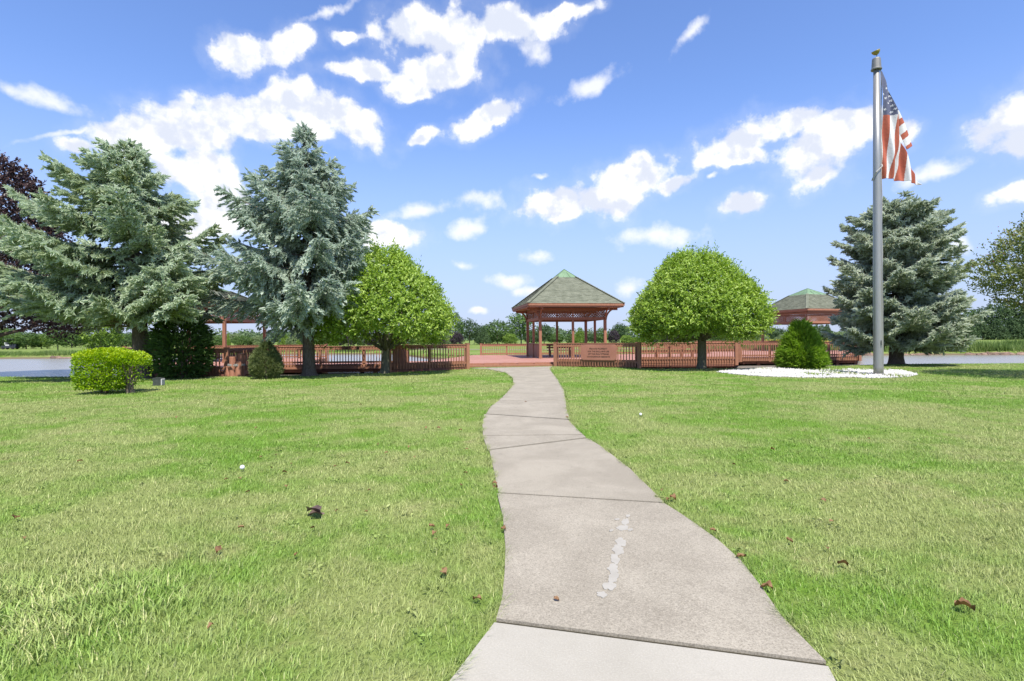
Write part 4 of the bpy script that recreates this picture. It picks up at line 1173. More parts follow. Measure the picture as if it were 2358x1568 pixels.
# ---------------------------------------------------------------- spruces
def spruce(label, x, y, H, trunk_r, table, needles, nb=130, z0=.2, asym=(0, 0), lean=(0, 0), hang=.35, slope=(-.18, .45), tip=.22,
           tw=(.19, .065), sec_step=.17, dead=0, flare=1.25, gapf=.0, seed=1, bark=None):
    r_ = np.random.default_rng(seed)
    root = empty('spruce_tree', (x, y, 0)); tag(root, label, 'tree', 'spruces on the lawn')
    def axis(z): f = z / H; return np.array([lean[0] * f, lean[1] * f, z])
    fr = np.array([q[0] for q in table]); rr = np.array([q[1] for q in table])
    tb = MB(); zs = np.array([-.15, 0.0, .12, .35, .8, 1.6, H * .3, H * .6, H * .85, H * .99])
    tr_ = [trunk_r * flare * 1.25, trunk_r * flare, trunk_r * 1.12, trunk_r, trunk_r * .94, trunk_r * .88, trunk_r * .66, trunk_r * .38, trunk_r * .15, .02]
    tb.tube([axis(z) for z in zs], tr_, 14); tb.obj('trunk', bark or BARK, root, sm=True)
    P, D, L, T = [], [], [], []
    lb = MB()
    ga = 0.0
    hs_ = np.sort(z0 + (1 - z0) * (r_.random(nb) ** .92)) * H
    for i, h in enumerate(hs_):
        ga += 2.39996 + r_.uniform(-.35, .35); f = h / H
        Rr = np.interp(f, fr, rr) * (1 + asym[0] * math.cos(ga) + asym[1] * math.sin(ga)) * r_.uniform(.62, 1.14)
        if Rr < .15: Rr = .15
        if r_.random() < gapf: Rr *= .45
        hd = np.array([math.cos(ga), math.sin(ga), 0]); sd = np.array([-hd[1], hd[0], 0])
        a = slope[0] + (slope[1] - slope[0]) * f ** 1.3 + r_.uniform(-.08, .08); c = tip * r_.uniform(.5, 1.4); b_ = -.22 * (1 - f)
        base = axis(h)
        def pt(t): return base + hd * Rr * t + np.array([0, 0, 1]) * Rr * (a * t + b_ * t * (1 - t) * 1.6 + c * t ** 3)
        tt = np.linspace(0, 1, 7); cur = [pt(t) for t in tt]
        lr = .012 + .010 * Rr
        lb.tube(cur, [lr * (1.05 - t) + .004 for t in tt], 5)
        nsec = max(3, int(Rr / sec_step)); start = .16 if Rr > 1.5 else .05
        for j in range(nsec):
            t = start + (1 - start) * (j + r_.random() * .8) / nsec
            B = pt(t); tan = unit(pt(min(t + .05, 1.05)) - pt(t - .05))
            l2 = min(1.05, .22 + .46 * Rr * (1 - t) ** .7) * r_.uniform(.6, 1.15)
            for s_ in (-1, 1):
                d2 = unit(tan * (.55 + .5 * t) + sd * s_ * .85 + np.array([0, 0, -hang * r_.uniform(.5, 1.3)]) + r_.normal(size=3) * .12)
                nt = max(2, int(l2 / .085)); tau = (np.arange(nt) + r_.random(nt) * .7) / nt * l2
                pp = B + d2 * tau[:, None] + np.array([0, 0, -1]) * (hang * .55 * tau ** 2)[:, None]
                dd = d2 * .85 + tan * .3 + r_.normal(size=(nt, 3)) * .26 + np.array([0, 0, -hang * .45])
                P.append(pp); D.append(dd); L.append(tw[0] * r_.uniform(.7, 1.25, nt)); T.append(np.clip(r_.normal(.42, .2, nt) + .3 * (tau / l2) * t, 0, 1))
        # upright shoots at the tip
        nt = 5; tau = r_.uniform(.75, 1.03, nt)
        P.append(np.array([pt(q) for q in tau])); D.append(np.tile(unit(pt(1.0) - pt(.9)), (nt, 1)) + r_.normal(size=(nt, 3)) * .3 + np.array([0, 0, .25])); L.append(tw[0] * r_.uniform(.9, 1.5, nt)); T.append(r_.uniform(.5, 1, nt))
    # leader
    nt = 46; zz = r_.uniform(H * .88, H * 1.0, nt); aa_ = r_.uniform(0, 6.28, nt)
    P.append(np.array([axis(z) for z in zz])); D.append(np.stack([np.cos(aa_) * .8, np.sin(aa_) * .8, np.full(nt, .75)], 1)); L.append(np.full(nt, .24)); T.append(r_.uniform(.3, 1, nt))
    for k in range(dead):
        ang = math.pi + r_.uniform(-.7, .5); h = H * r_.uniform(.17, .33); ln = r_.uniform(2.5, 4.8)
        hd = np.array([math.cos(ang), math.sin(ang), 0]); pts = [axis(h) + hd * ln * t + np.array([0, 0, 1]) * ln * (-.02 * t + .05 * math.sin(t * 5 + k)) for t in np.linspace(0, 1, 8)]
        lb.tube(pts, [.045 * (1.1 - t) for t in np.linspace(0, 1, 8)], 6)
        for j in range(12):
            t = r_.uniform(.3, 1); q0 = axis(h) + hd * ln * t; q1 = q0 + r_.normal(size=3) * .3; lb.tube([q0, (q0 + q1) / 2 + r_.normal(size=3) * .05, q1], [.010, .007, .003], 4)
    lb.obj('limbs', TWIG, root)
    P = np.concatenate(P); D = np.concatenate(D); L = np.concatenate(L); T = np.concatenate(T)
    ax = np.stack([lean[0] * P[:, 2] / H, lean[1] * P[:, 2] / H, P[:, 2]], 1)
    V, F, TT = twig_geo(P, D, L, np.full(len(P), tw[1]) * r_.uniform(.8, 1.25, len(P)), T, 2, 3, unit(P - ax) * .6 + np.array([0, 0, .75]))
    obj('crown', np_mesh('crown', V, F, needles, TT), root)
    return len(P)

a = AT(329, 866, 22.3)
c1 = spruce('broad ragged blue-green spruce with bare lower limbs behind the clipped shrub', a.x, a.y, AT(300, 334, 22.3).z, .34,
       [(.17, 3.3), (.25, 4.2), (.35, 4.5), (.5, 4.25), (.62, 3.5), (.73, 2.6), (.84, 1.7), (.92, .95), (.97, .6), (1, .25)], GREENSPRUCE, nb=108, z0=.28, asym=(-.22, -.05), lean=(-.5, 0),
       hang=.28, slope=(-.14, .16), tip=.17, tw=(.24, .15), sec_step=.15, dead=7, gapf=.18, seed=11)
a = AT(712, 863, 22.9)
c2 = spruce('tall silvery blue spruce with drooping branchlets and thick flared trunk', a.x, a.y, AT(700, 298, 22.9).z, .27,
       [(.2, 2.4), (.3, 3.3), (.42, 3.75), (.52, 3.45), (.64, 2.75), (.75, 2.05), (.84, 1.25), (.90, .75), (.96, .48), (1, .12)], BLUESPRUCE, nb=118, z0=.25, asym=(-.10, 0), lean=(-.15, 0),
       hang=.60, slope=(-.22, .16), tip=.22, tw=(.24, .125), sec_step=.125, gapf=.08, flare=1.5, seed=23)
a = AT(2064, 838, 29.0)
c3 = spruce('dense blunt-topped grey-green spruce at the water edge behind the flagpole', a.x, a.y, AT(2060, 466, 29.0).z, .34,
       [(.12, 3.2), (.22, 3.45), (.4, 3.25), (.6, 2.9), (.78, 2.35), (.88, 1.85), (.95, 1.3), (1, .7)], GREYSPRUCE, nb=155, z0=.13, asym=(.04, 0),
       hang=.14, slope=(-.10, .22), tip=.12, tw=(.26, .16), sec_step=.15, gapf=.04, seed=37)

# ---------------------------------------------------------------- broadleaf trees
def lumps(r_, n=26):
    d = unit(r_.normal(size=(n, 3))); a = r_.uniform(-.17, .13, n)
    def f(dirs): return 1 + (a * np.exp(-((1 - dirs @ d.T) / .09))).sum(1)
    return f
def shoots_crown(r_, n, cz0, H, table, R_, center=(0, 0), shell=.74, up=.8, ln=(.22, .42), nl=8, leaf=(.15, .058), hole=.0, long_top=0, lift=.5):
    hh = r_.random(n * 3); fr = [q[0] for q in table]; rr = [q[1] for q in table]
    w = np.interp(hh, fr, rr); hh = hh[r_.random(len(hh)) < w][:n]; n = len(hh)
    th = r_.uniform(0, 2 * np.pi, n); rad = np.interp(hh, fr, rr) * R_
    q = np.where(r_.random(n) < shell, r_.uniform(.80, 1.04, n), np.sqrt(r_.random(n)) * .85)
    dirs = unit(np.stack([np.cos(th) * rad / R_, np.sin(th) * rad / R_, (hh - .35)], 1)); lf = lumps(r_)(dirs)
    P = np.stack([center[0] + np.cos(th) * rad * q * lf, center[1] + np.sin(th) * rad * q * lf, cz0 + hh * H + r_.normal(size=n) * .06 + (1 - hh) * .07 * R_ * np.sin(3 * th + R_ * 9) + (1 - hh) * .04 * R_ * np.sin(7 * th)], 1)
    if hole:
        hc = np.stack([np.cos(a_ := r_.uniform(0, 6.28, 60)) * R_ * .9, np.sin(a_) * R_ * .9, cz0 + r_.random(60) * H], 1)
        dmin = np.min(np.linalg.norm(P[:, None] - hc[None], axis=2), axis=1); kp = (dmin > hole) | (r_.random(n) < .25); P, th, hh, q = P[kp], th[kp], hh[kp], q[kp]; n = len(P)
    D = unit(np.stack([np.cos(th) * .75, np.sin(th) * .75, up * (hh * .9 + .1)], 1) + r_.normal(size=(n, 3)) * .42)
    L = r_.uniform(*ln, n)
    if long_top:
        k = r_.choice(np.where(hh > .72)[0], long_top, replace=False); L[k] *= r_.uniform(1.2, 2.0, long_top); D[k] = unit(D[k] * .3 + np.array([0, 0, 1.0]))
    f = (np.arange(nl) + .5) / nl
    LP = (P[:, None] + D[:, None] * (L[:, None] * f[None])[..., None]).reshape(-1, 3)
    DD = np.repeat(D, nl, 0); m = len(LP)
    LD = unit(DD * .55 + unit(r_.normal(size=(m, 3))) * .8 + np.array([0, 0, .1]))
    nr = unit(np.stack([LP[:, 0] - center[0], LP[:, 1] - center[1], np.full(m, .9 * R_)], 1)) + r_.normal(size=(m, 3)) * lift
    tint = np.clip(np.repeat(r_.normal(.45, .17, n), nl) + r_.normal(size=m) * .14 + .22 * np.tile(f, n), 0, 1)
    return leaf_geo(LP, LD, leaf[0] * r_.uniform(.7, 1.25, m), leaf[1] * r_.uniform(.75, 1.25, m), tint, .25, nr)

def dome_tree(label, x, y, H, z0, R_, trunk, seed, n, off=(0, 0), fork=1.1):
    r_ = np.random.default_rng(seed)
    root = empty('dome_tree', (x, y, 0)); tag(root, label, 'tree', 'dome-shaped trees by the decks')
    tb = MB(); tb.tube([(-.02, 0, -.1), (0, 0, 0), (.02, .0, .25), (.04, 0, fork), (.06, 0, fork + .7)], [trunk * 1.5, trunk * 1.25, trunk * 1.02, trunk * .92, trunk * .7], 14)
    tb.obj('trunk', BARKG, root, sm=True)
    lb = MB()
    for k in range(9):
        th = k * 2.4 + r_.uniform(-.3, .3); e = R_ * r_.uniform(.55, .85); zt = z0 + (H - z0) * (.12 + .75 * ((k * 5) % 9) / 9)
        pts = [(.03, 0, fork * .92)] + [(off[0] * t + e * math.cos(th) * t ** .9 * (1 - .3 * (zt > H * .7)), e * math.sin(th) * t ** .9 * (1 - .3 * (zt > H * .7)), fork * .92 + (zt - fork * .92) * t ** 1.1 + .05 * math.sin(9 * t + k)) for t in (.25, .5, .75, 1)]
        lb.tube(pts, [trunk * .5, trunk * .36, trunk * .25, trunk * .15, .012], 7)
    lb.obj('limbs', BARKG, root, sm=True)
    tab = [(0, .76), (.06, .92), (.14, 1.0), (.24, 1.0), (.36, .95), (.5, .86), (.64, .73), (.78, .55), (.9, .36), (1, .14)]
    V, F, T = shoots_crown(r_, n, z0, H - z0, tab, R_, off, hole=.27, long_top=90, ln=(.25, .5))
    obj('crown', np_mesh('crown', V, F, GREENLEAF, T), root)
a = G(886, 859)
dome_tree('bright green dome-crowned tree between the blue spruce and the path', a.x, a.y, AT(905, 582, a.y).z, 1.55, AT(1022, 700, a.y).x - AT(880, 700, a.y).x, .19, 51, 7200, (0.0, 0))
a = G(1615, 849)
dome_tree('bright green dome-crowned tree near the notice board railing', a.x, a.y, AT(1610, 588, a.y).z, 1.55, AT(1752, 700, a.y).x - AT(1614, 700, a.y).x, .21, 52, 9500, (-.28, 0), fork=1.5)

# copper maple and crab apple
def big_tree(name, label, x, y, z0, H, R_, tab, mat, seed, n, leaf, trunk, bark, **kw):
    r_ = np.random.default_rng(seed); root = empty(name, (x, y, 0)); tag(root, label, 'tree')
    MB().tube([(0, 0, -.1), (0, 0, .1), (.05, 0, z0 + .5), (0, 0, z0 + (H - z0) * .5)], [trunk * 1.4, trunk * 1.1, trunk * .9, trunk * .4], 12).obj('trunk', bark, root, sm=True)
    lb = MB()
    for k in range(12):
        th = k * 2.4; e = R_ * .8; zt = z0 + (H - z0) * (.05 + .85 * k / 12)
        lb.tube([(0, 0, z0 * .8 + k * .08)] + [(e * math.cos(th) * t * (1 - .4 * k / 12), e * math.sin(th) * t * (1 - .4 * k / 12), z0 * .8 + k * .08 + (zt - z0 * .8) * t) for t in (.35, .7, 1)], [trunk * .45, trunk * .3, trunk * .18, .01], 6)
    lb.obj('limbs', bark, root, sm=True)
    V, F, T = shoots_crown(r_, n, z0, H - z0, tab, R_, leaf=leaf, **kw)
    obj('crown', np_mesh('crown', V, F, mat, T), root)
    return root
cy_ = 28.5
cx_ = AT(-20, 600, cy_).x
big_tree('copper_maple', 'dark purple copper-leaved maple behind the ragged spruce', cx_ - .4, cy_, 2.1, AT(30, 360, cy_).z, 4.6, [(0, .75), (.12, 1.0), (.35, .92), (.6, .72), (.8, .56), (.93, .38), (1, .12)], COPPERLEAF, 71, 5200,
         (.17, .12), .3, BARK, hole=.5, ln=(.3, .6))
cr = big_tree('crab_apple_tree', 'olive-leaved small-fruited tree spreading over the lawn beside the grey-green spruce', 20.1, 19.0, 2.5, 5.8, 3.3, [(0, .35), (.15, .7), (.35, .98), (.5, 1.0), (.7, .8), (.88, .5), (1, .15)], CRABLEAF, 81, 3700,
         (.12, .065), .16, BARK, hole=.46, ln=(.25, .5), nl=7, shell=.55, long_top=24)
r_ = np.random.default_rng(5); n = 420; d_ = unit(r_.normal(size=(n, 3))); P = d_ * np.array([3.2, 3.2, 1.9]) * r_.uniform(.6, .98, (n, 1)) + np.array([0, 0, 4.5])
oc = oct_[None] * .022
V = (P[:, None] + oc).reshape(-1, 3); F = (np.arange(n)[:, None, None] * 6 + octf[None]).reshape(-1, 3)
bo = obj('berries', np_mesh('berries', V, F, simple('red_berry', (0.22, 0.03, 0.02), (0.34, 0.06, 0.04), 20, .4)), cr); bo['kind'] = 'stuff'

# ---------------------------------------------------------------- conifers and shrubs
def cone_shrub(name, label, x, y, H, table, R_, mat, n, seed, L=.26, W=.07, up=.55, sag=.0, stem=.05, cat='shrub', inner=.3):
    r_ = np.random.default_rng(seed); root = empty(name, (x, y, 0)); tag(root, label, cat)
    MB().tube([(0, 0, -.05), (0, 0, .3), (0, 0, H * .85)], [stem, stem * .9, .01], 8).obj('stem', TWIG, root)
    fr = [q[0] for q in table]; rr = [q[1] for q in table]
    h = r_.random(n * 3); h = h[r_.random(n * 3) < np.interp(h, fr, rr) + .05][:n]; n = len(h); th = r_.uniform(0, 6.283, n)
    # sprays gathered into fans
    nb_ = max(30, n // 34); bh = r_.random(nb_); bt = r_.uniform(0, 6.283, nb_)
    bul = np.zeros(n)
    for k in range(nb_): bul += np.exp(-(((h - bh[k]) / .05) ** 2 + (np.angle(np.exp(1j * (th - bt[k]))) / .28) ** 2))
    q = np.where(r_.random(n) < inner, r_.uniform(.35, .85, n), r_.uniform(.84, 1.0, n)) * (.93 + .09 * np.clip(bul, 0, 1.3))
    rad = np.interp(h, fr, rr) * R_ * q
    P = np.stack([np.cos(th) * rad, np.sin(th) * rad, h * H * .97 + .03], 1)
    D = np.stack([np.cos(th) * .8, np.sin(th) * .8, np.full(n, up) + h * .6 - sag], 1) + r_.normal(size=(n, 3)) * .3
    V, F, T = twig_geo(P, D, L * r_.uniform(.6, 1.2, n), W * r_.uniform(.8, 1.2, n), np.clip(r_.normal(.45, .2, n) + .15 * (q - .8), 0, 1), 2, 3)
    obj('foliage', np_mesh('foliage', V, F, mat, T), root)
a = AT(1845, 848, 25.6)
cone_shrub('conifer_shrub', 'bright green cone-shaped conifer beside the white stone bed', a.x, a.y, AT(1845, 746, 25.6).z, [(0, .80), (.08, .97), (.16, 1), (.35, .86), (.55, .66), (.75, .46), (.9, .28), (1, .1)], .92, ARBORLEAF, 4600, 91, .40, .085, .35)
a = AT(420, 864, 22.2)
cone_shrub('conifer_shrub', 'dark green loose conifer shaded by the ragged spruce', a.x, a.y, 2.65, [(0, .55), (.1, .8), (.3, 1), (.55, .98), (.75, .85), (.9, .55), (1, .2)], 1.12, CEDARLEAF, 2800, 92, .30, .075, .2, .3, inner=.55)
a = AT(613, 866, 21.6)
cone_shrub('conifer_shrub', 'small olive conical shrub between the bundled piles and the blue spruce', a.x, a.y, 1.42, [(0, .7), (.15, .95), (.35, 1), (.6, .8), (.8, .5), (1, .12)], .60, OLIVELEAF, 3600, 93, .15, .045, .35)

# clipped two-stem shrub pair
def clipped(label, cx, cy, hx, hy, z0, z1, n, seed, lower=1.0, spread=1.0, tilt=0.0):
    r_ = np.random.default_rng(seed); root = empty('clipped_shrub', (cx, cy, 0)); tag(root, label, 'shrub', 'clipped yellow-green shrubs')
    sb = MB()
    for k in range(26):
        th = r_.uniform(0, 6.28); e = r_.uniform(.2, 1.0); tx, ty, tz = math.cos(th) * hx * e, math.sin(th) * hy * e, r_.uniform(.5, .92) * z1
        sb.tube([(r_.normal() * .05, r_.normal() * .05, -.03), (tx * .25, ty * .25, tz * .33), (tx * .62, ty * .62, tz * .68), (tx, ty, tz)], [.028, .02, .013, .005], 5)
    sb.obj('stems', TWIG, root)
    # leaves on a rounded box
    x = r_.uniform(-1, 1, n * 4); y = r_.uniform(-1, 1, n * 4); z = r_.random(n * 4)
    e = np.maximum((np.abs(x) ** 5 + np.abs(y) ** 5) ** .2, np.abs(z * 2 - 1) ** 1.0 * .98)
    rim = (np.abs(x) ** 4 + np.abs(y) ** 4 + (np.clip(z * 2 - 1, 0, 1)) ** 10)
    top_r = 1 - .35 * np.clip(.35 - z, 0, 1) / .35
    kp = (rim < 1.04 * top_r) & ((e > .80) | (r_.random(n * 4) < .22)) & ((z > .62) | (r_.random(n * 4) < lower))
    x, y, z = x[kp][:n], y[kp][:n], z[kp][:n]; n = len(x)
    P = np.stack([x * hx, y * hy, z0 + z * (z1 - z0) + .05 * np.sin(x * 3 + 1) * z - tilt * (x * .5 + .5) * z], 1) + r_.normal(size=(n, 3)) * .012
    D = unit(np.stack([x, y, (z - .1) * 1.6], 1)) + r_.normal(size=(n, 3)) * .55
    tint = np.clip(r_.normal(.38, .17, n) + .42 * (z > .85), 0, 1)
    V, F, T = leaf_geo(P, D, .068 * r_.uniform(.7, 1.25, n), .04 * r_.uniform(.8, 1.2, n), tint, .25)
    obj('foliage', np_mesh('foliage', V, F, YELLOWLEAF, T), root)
ya = 15.6
a = AT(240, 897, ya)
clipped('dense clipped yellow-green shrub on the lawn before the ragged spruce', -11.88, 15.85, .66, .62, .13, 1.26, 9000, 101, .85, tilt=.02)
a = AT(303, 897, ya + .1)
clipped('open twiggy clipped shrub leafy only on top, beside the utility box', -11.20, 15.9, .38, .56, .30, 1.19, 2300, 102, .13, tilt=.10)

# ---------------------------------------------------------------- far trees
def far_crown(seed, kind, mat):
    r_ = np.random.default_rng(seed)
    if kind == 'cone': tab = [(0, .7), (.1, 1), (.3, .85), (.6, .5), (.85, .22), (1, .04)]; n = 1500; nl = 4
    elif kind == 'airy': tab = [(0, .3), (.15, .6), (.4, .95), (.6, 1), (.8, .8), (1, .25)]; n = 950; nl = 4
    elif kind == 'willow': tab = [(0, .85), (.2, 1), (.5, .95), (.8, .65), (1, .2)]; n = 1500; nl = 4
    else: tab = [(0, .55), (.12, .85), (.35, 1), (.6, .92), (.8, .66), (.93, .38), (1, .12)]; n = 1400; nl = 4
    z0 = {'cone': .06, 'airy': .3, 'willow': .02}.get(kind, .14)
    V, F, T = shoots_crown(r_, n, z0, 1 - z0, tab, .5, shell=.75 if kind != 'airy' else .35, ln=(.03, .075), nl=nl, leaf=(.052, .034) if kind != 'willow' else (.09, .018),
                           hole=.13 if kind == 'airy' else .09, up=.8 if kind != 'willow' else -.9)
    # clumps push the outline in and out
    ang = np.arctan2(V[:, 1], V[:, 0]); k_ = 1 + .13 * np.sin(ang * 3 + seed + V[:, 2] * 7) * np.sin(V[:, 2] * 11 + seed * 2)
    if kind != 'cone': V[:, :2] *= k_[:, None]
    return np_mesh('crown', V, F, mat, T)
FT_ = {}
for i, (key, kind, mat) in enumerate([('g', 'round', FAR1), ('g2', 'round', FAR1), ('d', 'round', FAR2), ('a', 'airy', FAR2), ('y', 'round', FAR3), ('yc', 'cone', FAR3), ('p', 'round', FAR4), ('w', 'willow', FAR5), ('c', 'cone', FAR2), ('pc', 'cone', FAR5), ('ga', 'airy', FAR1)]):
    FT_[key] = far_crown(200 + i, kind, mat)
trunk_me = MB().tube([(0, 0, -.02), (0, 0, .2), (.01, 0, .6)], [.026, .02, .008], 7).mesh('trunk', BARK)
LBL = {'g': ('rounded mid-green tree on the far side of the lake', 'round'), 'g2': ('rounded mid-green tree on the far side of the lake', 'round'), 'd': ('dark green rounded tree on the far side of the lake', 'round'),
       'a': ('tall airy dark green tree on the far side of the lake', 'airy'), 'ga': ('loose light-crowned green tree on the far side of the lake', 'airy'), 'y': ('yellow-green rounded tree on the far side of the lake', 'round'),
       'yc': ('bright green cone-shaped tree on the far side of the lake', 'cone'), 'p': ('purple-leaved tree on the far side of the lake', 'round'), 'w': ('pale willow-like bush on the far side of the lake', 'willow'),
       'c': ('dark cone-shaped conifer on the far side of the lake', 'cone'), 'pc': ('pale green cone-shaped conifer on the far side of the lake', 'cone')}
ZONES = [(310, 'across the lake beyond the ragged spruce'), (620, 'across the lake beyond the half-hidden gazebo'), (880, 'across the lake behind the walkway railing'),
         (1100, 'across the lake beyond the path-side railing panel'), (1280, 'across the lake beyond the open deck entrance'), (1475, 'across the lake beside the big gazebo posts'),
         (1780, 'across the lake behind the dome tree by the notice board'), (1975, 'across the lake beyond the diamond-set gazebo'), (9999, 'across the lake beyond the bank reeds')]
def far_tree(key, u, vtop, wpx, Y):
    p0 = AT(u, 780, Y); z = float(ground_z(np.array(p0.x), np.array(Y)))
    H = AT(u, vtop, Y).z - z; W = wpx / FPX * Y
    o_ = empty('far_tree', (p0.x, Y, z), random.uniform(0, 6.28)); o_.scale = (W, W, H); tag(o_, LBL[key][0].replace('on the far side of the lake', next(t_ for lim, t_ in ZONES if u < lim)), 'tree', 'trees across the lake')
    obj('crown', FT_[key], o_); obj('trunk', trunk_me, o_)
LIST = [('g', 1045, 722, 42, 108), ('p', 1051, 766, 32, 100), ('p', 1004, 770, 38, 102), ('pc', 1031, 762, 24, 104), ('a', 1081, 740, 50, 118), ('c', 1114, 755, 34, 112), ('g', 1145, 741, 66, 120), ('y', 1175, 769, 34, 104), ('ga', 1200, 726, 70, 112), ('d', 1110, 752, 48, 125),
        ('a', 1253, 750, 46, 116), ('d', 1225, 764, 40, 122), ('g', 1280, 768, 40, 130), ('g', 1315, 769, 24, 112), ('yc', 1336, 756, 34, 110), ('d', 1363, 768, 26, 140), ('g', 1385, 757, 28, 112), ('p', 1413, 762, 26, 108), ('a', 1426, 748, 42, 135), ('y', 1442, 773, 30, 104), ('y', 1467, 777, 34, 104),
        ('p', 1495, 770, 42, 112), ('p', 1540, 768, 36, 112), ('p', 1575, 770, 40, 108), ('g', 1520, 764, 40, 125), ('w', 1612, 772, 34, 112), ('g', 1660, 771, 50, 140), ('w', 1735, 767, 62, 100), ('w', 1690, 774, 36, 110), ('d', 1790, 757, 44, 150), ('c', 1765, 763, 20, 150),
        ('w', 1815, 768, 50, 118), ('d', 1885, 750, 44, 130), ('c', 1905, 747, 26, 130), ('c', 1868, 754, 22, 132), ('w', 1938, 764, 52, 110), ('g', 1975, 762, 50, 140), ('d', 2010, 758, 50, 140), ('g', 2130, 752, 50, 140), ('g', 2180, 756, 50, 135),
        ('c', 2226, 736, 44, 145), ('c', 2262, 740, 46, 150), ('c', 2296, 738, 46, 148), ('c', 2330, 736, 50, 150), ('c', 2362, 732, 50, 150), ('a', 2290, 704, 76, 165), ('a', 2345, 694, 84, 165), ('ga', 2245, 716, 60, 170), ('d', 2390, 700, 80, 160),
        ('y', 232, 716, 84, 78), ('c', 236, 762, 50, 84), ('g', 291, 770, 50, 105), ('a', 268, 752, 26, 110), ('ga', 133, 752, 56, 72), ('g', 60, 766, 60, 98), ('y', 95, 772, 46, 100), ('g', 15, 756, 60, 104), ('y', -20, 750, 70, 108), ('g', 165, 764, 60, 112), ('w', 330, 774, 40, 115),
        ('yc', 525, 768, 12, 105), ('g', 497, 775, 40, 112), ('g', 560, 774, 44, 118), ('w', 600, 773, 50, 120), ('pc', 682, 754, 44, 104), ('yc', 655, 770, 30, 106), ('y', 700, 776, 30, 100), ('g', 760, 769, 34, 112), ('c', 838, 768, 34, 116), ('yc', 772, 774, 30, 108),
        ('p', 802, 770, 46, 104), ('ga', 790, 752, 30, 130), ('p', 860, 776, 40, 108), ('g', 940, 774, 44, 120), ('y', 975, 775, 40, 110), ('a', 640, 760, 30, 140), ('g', 400, 772, 60, 120), ('d', 450, 770, 60, 130), ('g', 730, 772, 50, 130), ('w', 890, 780, 30, 112)]
random.seed(12)
for a in LIST: far_tree(*a)
for i in range(26):
    u = -80 + 2520 * (i + random.random()) / 26
    far_tree(random.choice(['g2', 'd', 'g', 'd', 'w']), u, random.uniform(763, 772), random.uniform(50, 90), random.uniform(190, 250))
# woodland band on the horizon
r_ = np.random.default_rng(301); n = 330
cxw = r_.uniform(-520, 520, n); cyw = r_.uniform(330, 430, n); hw = r_.uniform(4.5, 8.5, n) + 2.0 * np.sin(cxw * .02) ; rw = r_.uniform(5, 10, n)
m_ = 130
d_ = unit(r_.normal(size=(n, m_, 3))) * r_.uniform(.75, 1.0, (n, m_, 1)); d_[..., 2] = np.abs(d_[..., 2])
P = (d_ * np.stack([rw, rw, hw], 1)[:, None] + np.stack([cxw, cyw, np.zeros(n) + .2], 1)[:, None]).reshape(-1, 3)
V, F, T = leaf_geo(P, r_.normal(size=P.shape) + np.array([0, 0, .4]), 1.7, 1.2, np.clip(np.repeat(r_.random(n), m_) * .6 + r_.random(len(P)) * .4, 0, 1))
tag(obj('far_woodland', np_mesh('far_woodland', V, F, WOODLAND, T)), 'hazy low woodland along the horizon', 'woodland', kind='stuff')

# ---------------------------------------------------------------- far buildings and vehicles
def house(label, u, v0, v1, wpx, Y, wall, dep=5):
    a = AT(u, v0, Y); b = AT(u, v1, Y); W = wpx / FPX * Y; z = float(ground_z(np.array(a.x), np.array(Y))); H = b.z - z
    h = empty('far_building', (a.x, Y, z)); tag(h, label, 'building')
    MB().box(-W / 2, W / 2, 0, dep, -.3, H * .72).obj('wall', wall, h)
    mb = MB(); e = .4
    mb.v = [(-W / 2 - e, -e, H * .72), (W / 2 + e, -e, H * .72), (W / 2 + e, dep + e, H * .72), (-W / 2 - e, dep + e, H * .72), (-W / 2 - e, dep / 2, H), (W / 2 + e, dep / 2, H)]
    mb.f = [(0, 1, 5, 4), (2, 3, 4, 5), (0, 4, 3), (1, 2, 5), (0, 3, 2, 1)]; mb.obj('roof', GREYROOF, h)
    k = max(2, int(W / 3))
    for i in range(k):
        x = -W / 2 + W * (i + .5) / k
        w_ = MB().box(x - .45, x + .45, -.03, -.002, H * .25, H * .55).obj('window', WHITEP, h)
        MB().box(x - .38, x + .38, -.05, -.032, H * .28, H * .52).obj('pane', GLASSD, w_)
house('long white building seen past the dome tree by the blue spruce', 922, 797, 781, 34, 180, WHITEP)
house('tan low building beyond the deck behind the dome tree trunk', 1660, 795, 782, 34, 190, TAN)
house('pale low building between the willows and the diamond-set gazebo', 1905, 793, 781, 40, 200, WHITEP)
house('tan long low building seen under the big gazebo roof', 1262, 797, 786, 50, 210, TAN)
house('tiny white building seen through the big gazebo', 1296, 797, 784, 14, 200, WHITEP)

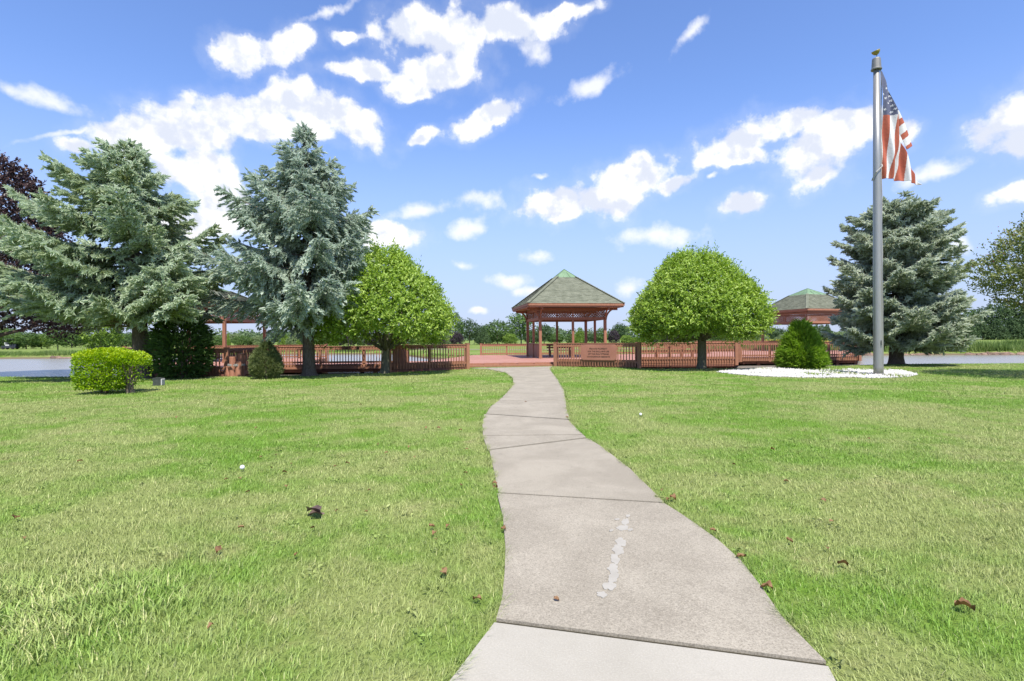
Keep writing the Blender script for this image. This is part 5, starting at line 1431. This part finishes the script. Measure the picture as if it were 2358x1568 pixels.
def car(label, u, Y, rz, paint, L=4.6, cat='car'):
    a = AT(u, 780, Y); z = float(ground_z(np.array(a.x), np.array(Y)))
    c = empty('parked_car', (a.x, Y, z), rz); tag(c, label, cat, 'cars parked beyond the lake')
    def side(prof, hw, mat, nm, par):
        mb = MB(); n = len(prof)
        mb.v = [(x, -hw, zz) for x, zz in prof] + [(x, hw, zz) for x, zz in prof]
        mb.f = [tuple(range(n)), tuple(range(2 * n - 1, n - 1, -1))] + [(i, i + n, (i + 1) % n + n, (i + 1) % n) for i in range(n)]
        return mb.obj(nm, mat, par)
    h = L / 2
    side([(-h, .35), (h, .35), (h, .75), (h - .1, .95), (h - 1.1, 1.05), (-h + .05, 1.1), (-h, .9)], .9, paint, 'body', c)
    side([(-h + .15, 1.101), (h - 1.15, 1.06), (h - 1.75, 1.62), (-h + .45, 1.66)], .80, GLASSD, 'cabin_glass', c)
    side([(-h + .42, 1.662), (h - 1.74, 1.622), (h - 1.8, 1.70), (-h + .5, 1.74)], .82, paint, 'roof', c)
    for sx in (-1, 1):
        for sy in (-1, 1):
            wl = MB().lathe([(.33, -.1), (.35, -.08), (.35, .08), (.33, .1)], 14).obj('wheel', RUBBER, c, loc=(sx * (h - .85), sy * .84, .35), rot=(R(90), 0, 0))
            MB().lathe([(.2, -.105), (.2, .105)], 10).obj('rim', GREYMET, wl)
        MB().box(h - .06, h + .02, sx * .62 - .16, sx * .62 + .16, .68, .82).obj('headlight', WHITEP, c)
car('white estate car parked by the dark conifers beyond the reeds', 2272, 215, R(178), WHITEP)
car('silver car parked nose-on by the dark conifers beyond the reeds', 2324, 175, R(-95), GREYMET)

q = AT(24, 806, 96); z = float(ground_z(np.array(q.x), np.array(96.0)))
gc_ = empty('golf_cart', (q.x, 96, z), R(10)); tag(gc_, 'dark golf cart on the far lawn beyond the ragged spruce', 'golf cart')
MB().box(-1.1, 1.1, -.55, .55, .25, .62).box(.55, 1.15, -.5, .5, .621, .95).obj('body', DARKPAINT, gc_)
MB().box(-.5, .1, -.5, .5, .621, .85).box(-.6, -.48, -.5, .5, .851, 1.25).obj('seat', GREYMET, gc_)
MB().box(-.9, .8, -.6, .6, 1.8, 1.87).obj('canopy', DARKPAINT, gc_)
for sx in (-.8, .7):
    for sy in (-.5, .5):
        MB().box(sx - .02, sx + .02, sy - .02, sy + .02, .6, 1.8).obj('canopy_post', RUBBER, gc_)
        MB().lathe([(.22, -.08), (.22, .08)], 12).obj('wheel', RUBBER, gc_, loc=(sx, sy * 1.1, .22), rot=(R(90), 0, 0))
